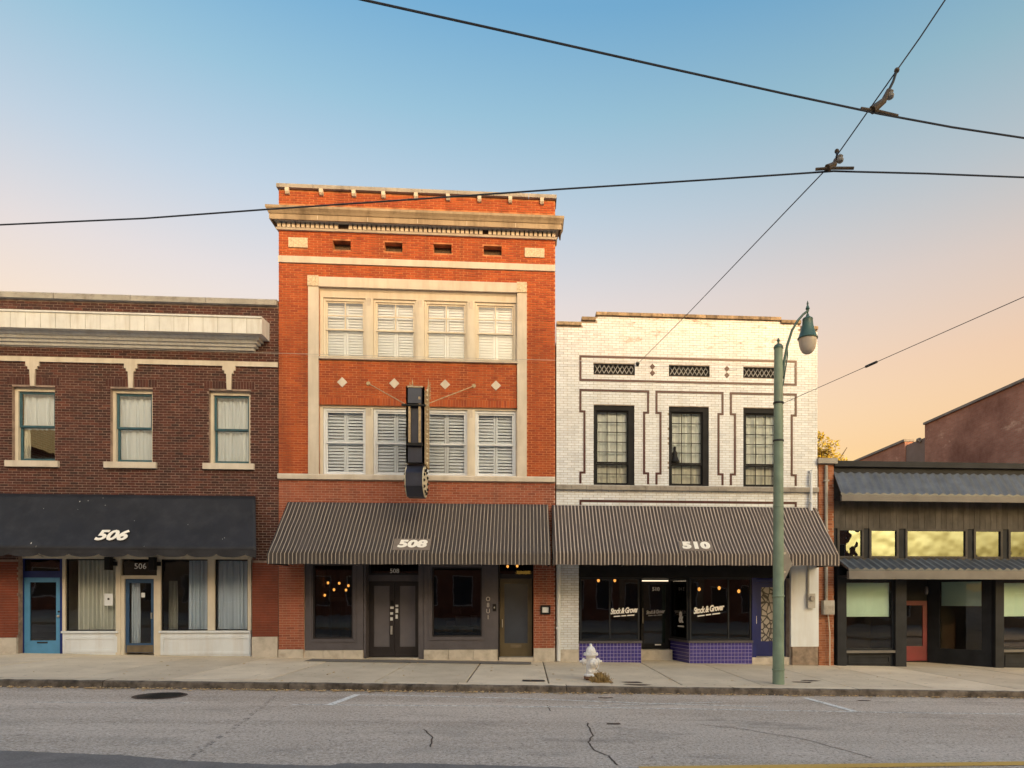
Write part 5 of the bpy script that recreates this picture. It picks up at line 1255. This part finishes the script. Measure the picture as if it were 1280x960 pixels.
obj('finial', MB().lathe([(.012, -.12), (.02, -.04), (.045, 0), (.03, .04), (.015, .08), (.022, .11), (.004, .17)], (gx, ly, zl(386, 1010)), 14), m_lampdark, lp, True)
zt2, zb2 = zl(398, 1009), zl(424, 1009)
obj('lamp_housing', MB().lathe([(.205, zb2 - zt2), (.21, zb2 - zt2 + .02), (.19, zb2 - zt2 + .05), (.14, -.25), (.115, -.14), (.105, -.04), (.11, -.02), (.10, 0), (.04, .04), (.02, .10)], (gx, ly, zt2), 28), m_lampdark, lp, True)
m_globe = M('milky_globe', (.50,.44,.38), .12, .15, 3, spec=.7)
rg = .155; obj('globe', MB().lathe([(.19, 0), (.185, -.03), (.172, -.12), (.15, -.20), (.11, -.27), (.06, -.305), (.005, -.315)], (gx, ly, zb2), 28), m_globe, lp, True)
# sign plate on the post, edge toward the street
sx0 = lx + .13; zc_ = zl(703); e = Vector((.745, .666, 0)); n_ = Vector((.666, -.745, 0)); o_ = Vector((lx + .21, ly + .26, zc_))
sg = thing('road_sign', (lx + .16, ly + .16, zc_), 'grey backed diamond road sign seen obliquely behind the lamp post', 'sign')
mb = MB(); h = .42; pts = [(-h * .75, 0), (0, -h), (h, 0), (0, h)]
mb.add([o_ + e * a + Vector((0, 0, b)) + n_ * .004 for a, b in pts] + [o_ + e * a + Vector((0, 0, b)) - n_ * .004 for a, b in pts], [(0, 1, 2, 3), (7, 6, 5, 4), (0, 4, 5, 1), (1, 5, 6, 2), (2, 6, 7, 3), (3, 7, 4, 0)])
obj('plate', mb, M('galvanised_sign_back', (.24,.235,.22), .5, .15, 5, metal=.3), sg)
for dz in (-.2, .2): obj('clamp', MB().box(lx + .05, lx + .19, ly + .06, ly + .235, zc_ + dz - .02, zc_ + dz + .02), m_steel, sg)

# ================================================================== fire hydrant and weed
pH = gpt(738.5, 850); hx, hy, hz = pH
hy_ = thing('fire_hydrant', (hx, hy, hz), 'white fire hydrant with rusty foot on the sidewalk near the kerb', 'hydrant')
obj('barrel', MB().lathe([(.105, .10), (.108, .14), (.10, .16), (.098, .36), (.102, .48), (.105, .52)], (hx, hy, hz), 24), m_hyd, hy_, True)
obj('foot_flange', MB().lathe([(.10, -.02), (.10, .03), (.145, .035), (.15, .075), (.14, .085), (.12, .10), (.105, .115)], (hx, hy, hz), 24), m_hydrust, hy_, True)
obj('flange', MB().lathe([(.105, .085), (.148, .088), (.15, .115), (.13, .13), (.10, .135)], (hx, hy, hz), 24), m_hyd, hy_, True)
bo = obj('bonnet', MB().lathe([(.105, .515), (.155, .52), (.158, .545), (.15, .56), (.11, .565), (.105, .60), (.09, .66), (.06, .70), (.03, .715), (.028, .75), (.018, .765), (.004, .77)], (hx, hy, hz), 24), m_hyd, hy_, True)
for k in range(8): obj('bolt', MB().ball((hx + .135 * math.cos(k * .785), hy + .135 * math.sin(k * .785), hz + .57), .016, 8, 6), m_hyd, bo)
for s in (-1, 1):
    cp = obj('side_nozzle', MB().lathe([(.058, .09), (.058, .13), (.075, .132), (.075, .165), (.06, .18), (.03, .19), (.026, .235), (.008, .24)], (hx, hy, hz + .39), 16, (s, 0, 0)), m_hyd, hy_, True)
fa = Vector((.38, -.92, 0)).normalized()
obj('front_nozzle', MB().lathe([(.075, .08), (.075, .12), (.098, .122), (.098, .15), (.085, .165), (.04, .175), (.035, .205), (.008, .21)], (hx, hy, hz + .37), 18, fa), m_hyd, hy_, True)
obj('chain', MB().tube([(hx + .17, hy - .03, hz + .35), (hx + .14, hy - .10, hz + .25), (hx + .07, hy - .13, hz + .19), (hx, hy - .12, hz + .17), (hx - .07, hy - .10, hz + .22), (hx - .10, hy - .05, hz + .33)], .008, 6), m_hyd, hy_)
pW = gpt(752, 853); mb = MB()
for i in range(330):
    a = random.random() * 6.28; l = random.uniform(.06, .17); x = pW.x + max(-.2, min(.2, random.gauss(-.02, .09))); y = pW.y + random.gauss(0, .05); dx, dy_ = math.cos(a) * l * .7, math.sin(a) * l * .4
    h = random.uniform(.04, .22) * math.exp(-((x - pW.x) / .22) ** 2); w = .0035
    mb.add([(x - w, y, gz(x)), (x + w, y, gz(x)), (x + dx * .6 + w, y + dy_ * .6, gz(x) + h), (x + dx, y + dy_, gz(x) + h * .9), (x + dx * .6 - w, y + dy_ * .6, gz(x) + h)], [(0, 1, 2, 3, 4)])
tag(obj('weed_tuft', mb.tube([(pW.x - .24, pW.y, gz(pW.x) + .004), (pW.x + .24, pW.y, gz(pW.x) + .004)], .012, 5), m_weed), 'dry brown weed tuft at the foot of the hydrant', 'weed')

# ================================================================== overhead wires
ZWIRE = 5.8
def wpt(u, v, z):                                          # the point of height z that the photo shows at (u, v)
    r = Vector(((u - U0) / FPX * ct + st, ct - (u - U0) / FPX * st, -(v - V0) / FPX)); k = (z - HC) / r.z
    return Vector((r.x * k, -DIST + r.y * k, z))
def wire(label, pts, r, group=None, mat=None):
    o = obj('overhead_wire', MB().tube(pts, r, 6), mat or m_wire, None, True); tag(o, label, 'wire', group); return o
h1, h2 = wpt(1098, 142, ZWIRE), wpt(1042, 212.5, ZWIRE)
w1 = [wpt(u, v, ZWIRE) for u, v in ((300, -38), (455, 0), (640, 41), (840, 86), (980, 117), (1098, 142), (1190, 159), (1290, 174))]
wire('upper black trolley wire sloping down across the sky to the right', w1, .0082, 'trolley wires')
w2 = [wpt(u, v, ZWIRE) for u, v in ((-60, 284), (0, 281), (180, 273), (330, 262), (520, 249), (700, 236.5), (880, 225), (1042, 214), (1160, 217), (1300, 222.5))]
wire('lower black trolley wire crossing in front of the orange brick cornice', w2, .0082, 'trolley wires')
att = Vector((fx(797, 0), -.02, fz(797, 455)))
up = ZWIRE + .12
e1, e2 = wpt(1041, 203, up), wpt(1121, 88, up + .25)
far = e2 + (e2 - e1) * 1.2
wire('thin span wire rising from the white brick wall to the wire hangers', [att, att.lerp(e1, .5) + Vector((0, 0, -.03)), e1], .006)
wire('thin span wire leaving the upper hanger to the top edge', [e1 + Vector((.02, -.02, .04)), e2, wpt(1150, 47, 6.4), wpt(1200, -28, 6.7)], .006)
obj_ = tag(obj('wall_anchor', MB().ball(tuple(att), .05, 10, 8).box(att.x - .03, att.x + .03, -.02, .012, att.z - .06, att.z + .06), m_iron), 'small dark wall anchor holding the span wire on white brick', 'anchor')
def hanger(label, p, q, tdir):
    t_ = thing('wire_hanger', tuple(p), label, 'wire hanger', 'trolley wire hangers'); t = tdir.normalized()
    u = (q - p)
    obj('clamp_ear', MB().tube([p - t * .17 + Vector((0, 0, .012)), p + Vector((0, 0, .018)), p + t * .19 + Vector((0, 0, .012))], .014, 8), m_rust, t_)
    obj('boss', MB().tube([p - t * .06 + Vector((0, 0, .02)), p + u * .3, p + u * .55], .035, 8, .016), m_rust, t_)
    obj('link', MB().tube([p + u * .4, p + u * .75 + t * .01, q], .011, 8), m_iron, t_)
    obj('insulator', MB().lathe([(.01, 0), (.03, .015), (.034, .035), (.02, .05), (.03, .065), (.01, .085)], tuple(p + u * .35 + t * .05), 12), m_coping, t_, True)
    obj('eye', MB().ball(tuple(q), .022, 10, 8), m_rust, t_, True)
hanger('larger upper wire hanger with long link near the top right corner', h1, e2, w1[6] - w1[4])
hanger('smaller lower wire hanger where the span wire crosses', h2, wpt(1046, 189, ZWIRE + .25), w2[8] - w2[6])
pa = Vector((lx + .1, ly, zl(504))); pb_ = Vector((fx(1400, -11.5), -11.5, fz(1400, 318, -11.5)))
wire('thin guy wire from the green lamp post up to the right edge', [pa, pa.lerp(pb_, .5), pb_], .005)
pi = pa.lerp(pb_, .42); tag(obj('strain_insulator', MB().tube([pa.lerp(pb_, .40), pi, pa.lerp(pb_, .44)], .022, 8), m_iron), 'small dark strain insulator on the guy wire at right', 'insulator')
cb = [Vector((fx(u, -.14), -.14, fz(u, v, -.14))) for u, v in ((-60, 431), (150, 436), (345, 441.5), (520, 446), (700, 450.5), (860, 454), (1000, 459))]
wire('thin grey cable strung across all the upper facades', cb, .006, mat=m_grey)

# ================================================================== unseen opposite side: buildings invented to shade this side and fill the window glass
YO = -42.0  # row set far back so more sky light reaches the road
mb = MB(); strip(mb, -60, 60, -23, -17.6, -.01)
mb.add([(-60, -17.6, gz(-60) - .01), (60, -17.6, gz(60) - .01), (60, -17.6, gz(60) - .3), (-60, -17.6, gz(-60) - .3), (-60, -23, gz(-60) - .01), (60, -23, gz(60) - .01), (60, -23, gz(60) - .3), (-60, -23, gz(-60) - .3)], [(0, 1, 2, 3), (4, 5, 6, 7)])
walk2 = tag(obj('far_sidewalk', mb, m_conc), kind='structure')
lot = tag(obj('parking_lot', strip(MB(), -90, 90, YO - 14, -22.98, -.05), m_asphalt), kind='structure')
def opposite(x0, x1, ztop, mat, label, floors, cols, gable=False):
    zg = gz((x0 + x1) / 2)
    r = thing('invented_opposite_building', ((x0 + x1) / 2, YO, zg), label, 'building', 'invented buildings across the street')
    hs = []; fh = (ztop - 1) / floors
    for f in range(floors):
        for c in range(cols):
            w = (x1 - x0) / cols; xc = x0 + (c + .5) * w; zb = zg + .9 + f * fh; hs.append((xc - w * .28, xc + w * .28, zb, zb + fh * .6))
    mb = MB(); wall_cells(mb, x0 + .02, x1 - .02, -3, ztop, YO - .3, YO, hs); obj('wall', mb, mat, r)
    obj('rear_block', MB().box(x0 + .02, x1 - .02, YO - 11, YO - .6, -3, ztop - .2), mat, r)
    obj('coping', MB().box(x0, x1, YO - .4, YO + .1, ztop + .002, ztop + .2), m_stone, r)
    for h in hs: w_ = obj('window', MB().ring(*h, .09, YO - .2, YO - .1), m_whitepaint, r); pane(w_, h[0] + .09, h[1] - .09, h[2] + .09, h[3] - .09, YO - .15, m_frost2)
    if gable: obj('gable', MB().prism([(x0 + .02, ztop + .21), (x1 - .02, ztop + .21), ((x0 + x1) / 2, ztop + 3.2)], 'y', YO - 11, YO), mat, r)
opposite(-60, -40, 14.0, m_oppbrick, 'invented red brick gabled building across the street on the far left', 3, 5, True)
opposite(-38, -21, 12.5, m_oppbrick2, 'invented tan brick building across the street beside the gabled one', 3, 5)
opposite(-20, -1, 19.5, m_oppbrick, 'invented broad red brick building across the street', 4, 6)  # height chosen to keep bright sky out of the shutter glass
opposite(0.5, 8.5, 24.3, m_oppbrick, 'invented tallest red brick building across the street, shading the row', 5, 3)  # this and the next two are sized to set the facade shadow edge
opposite(8.5, 16.5, 22.9, m_oppbrick2, 'invented tall tan brick building across the street, shading the row', 5, 3)
opposite(16.5, 31, 21.9, m_oppbrick, 'invented wide red brick building across the street, shading the row', 5, 5)
opposite(32, 60, 5.2, m_oppbrick2, 'invented low long tan building across the street on the right', 1, 8)
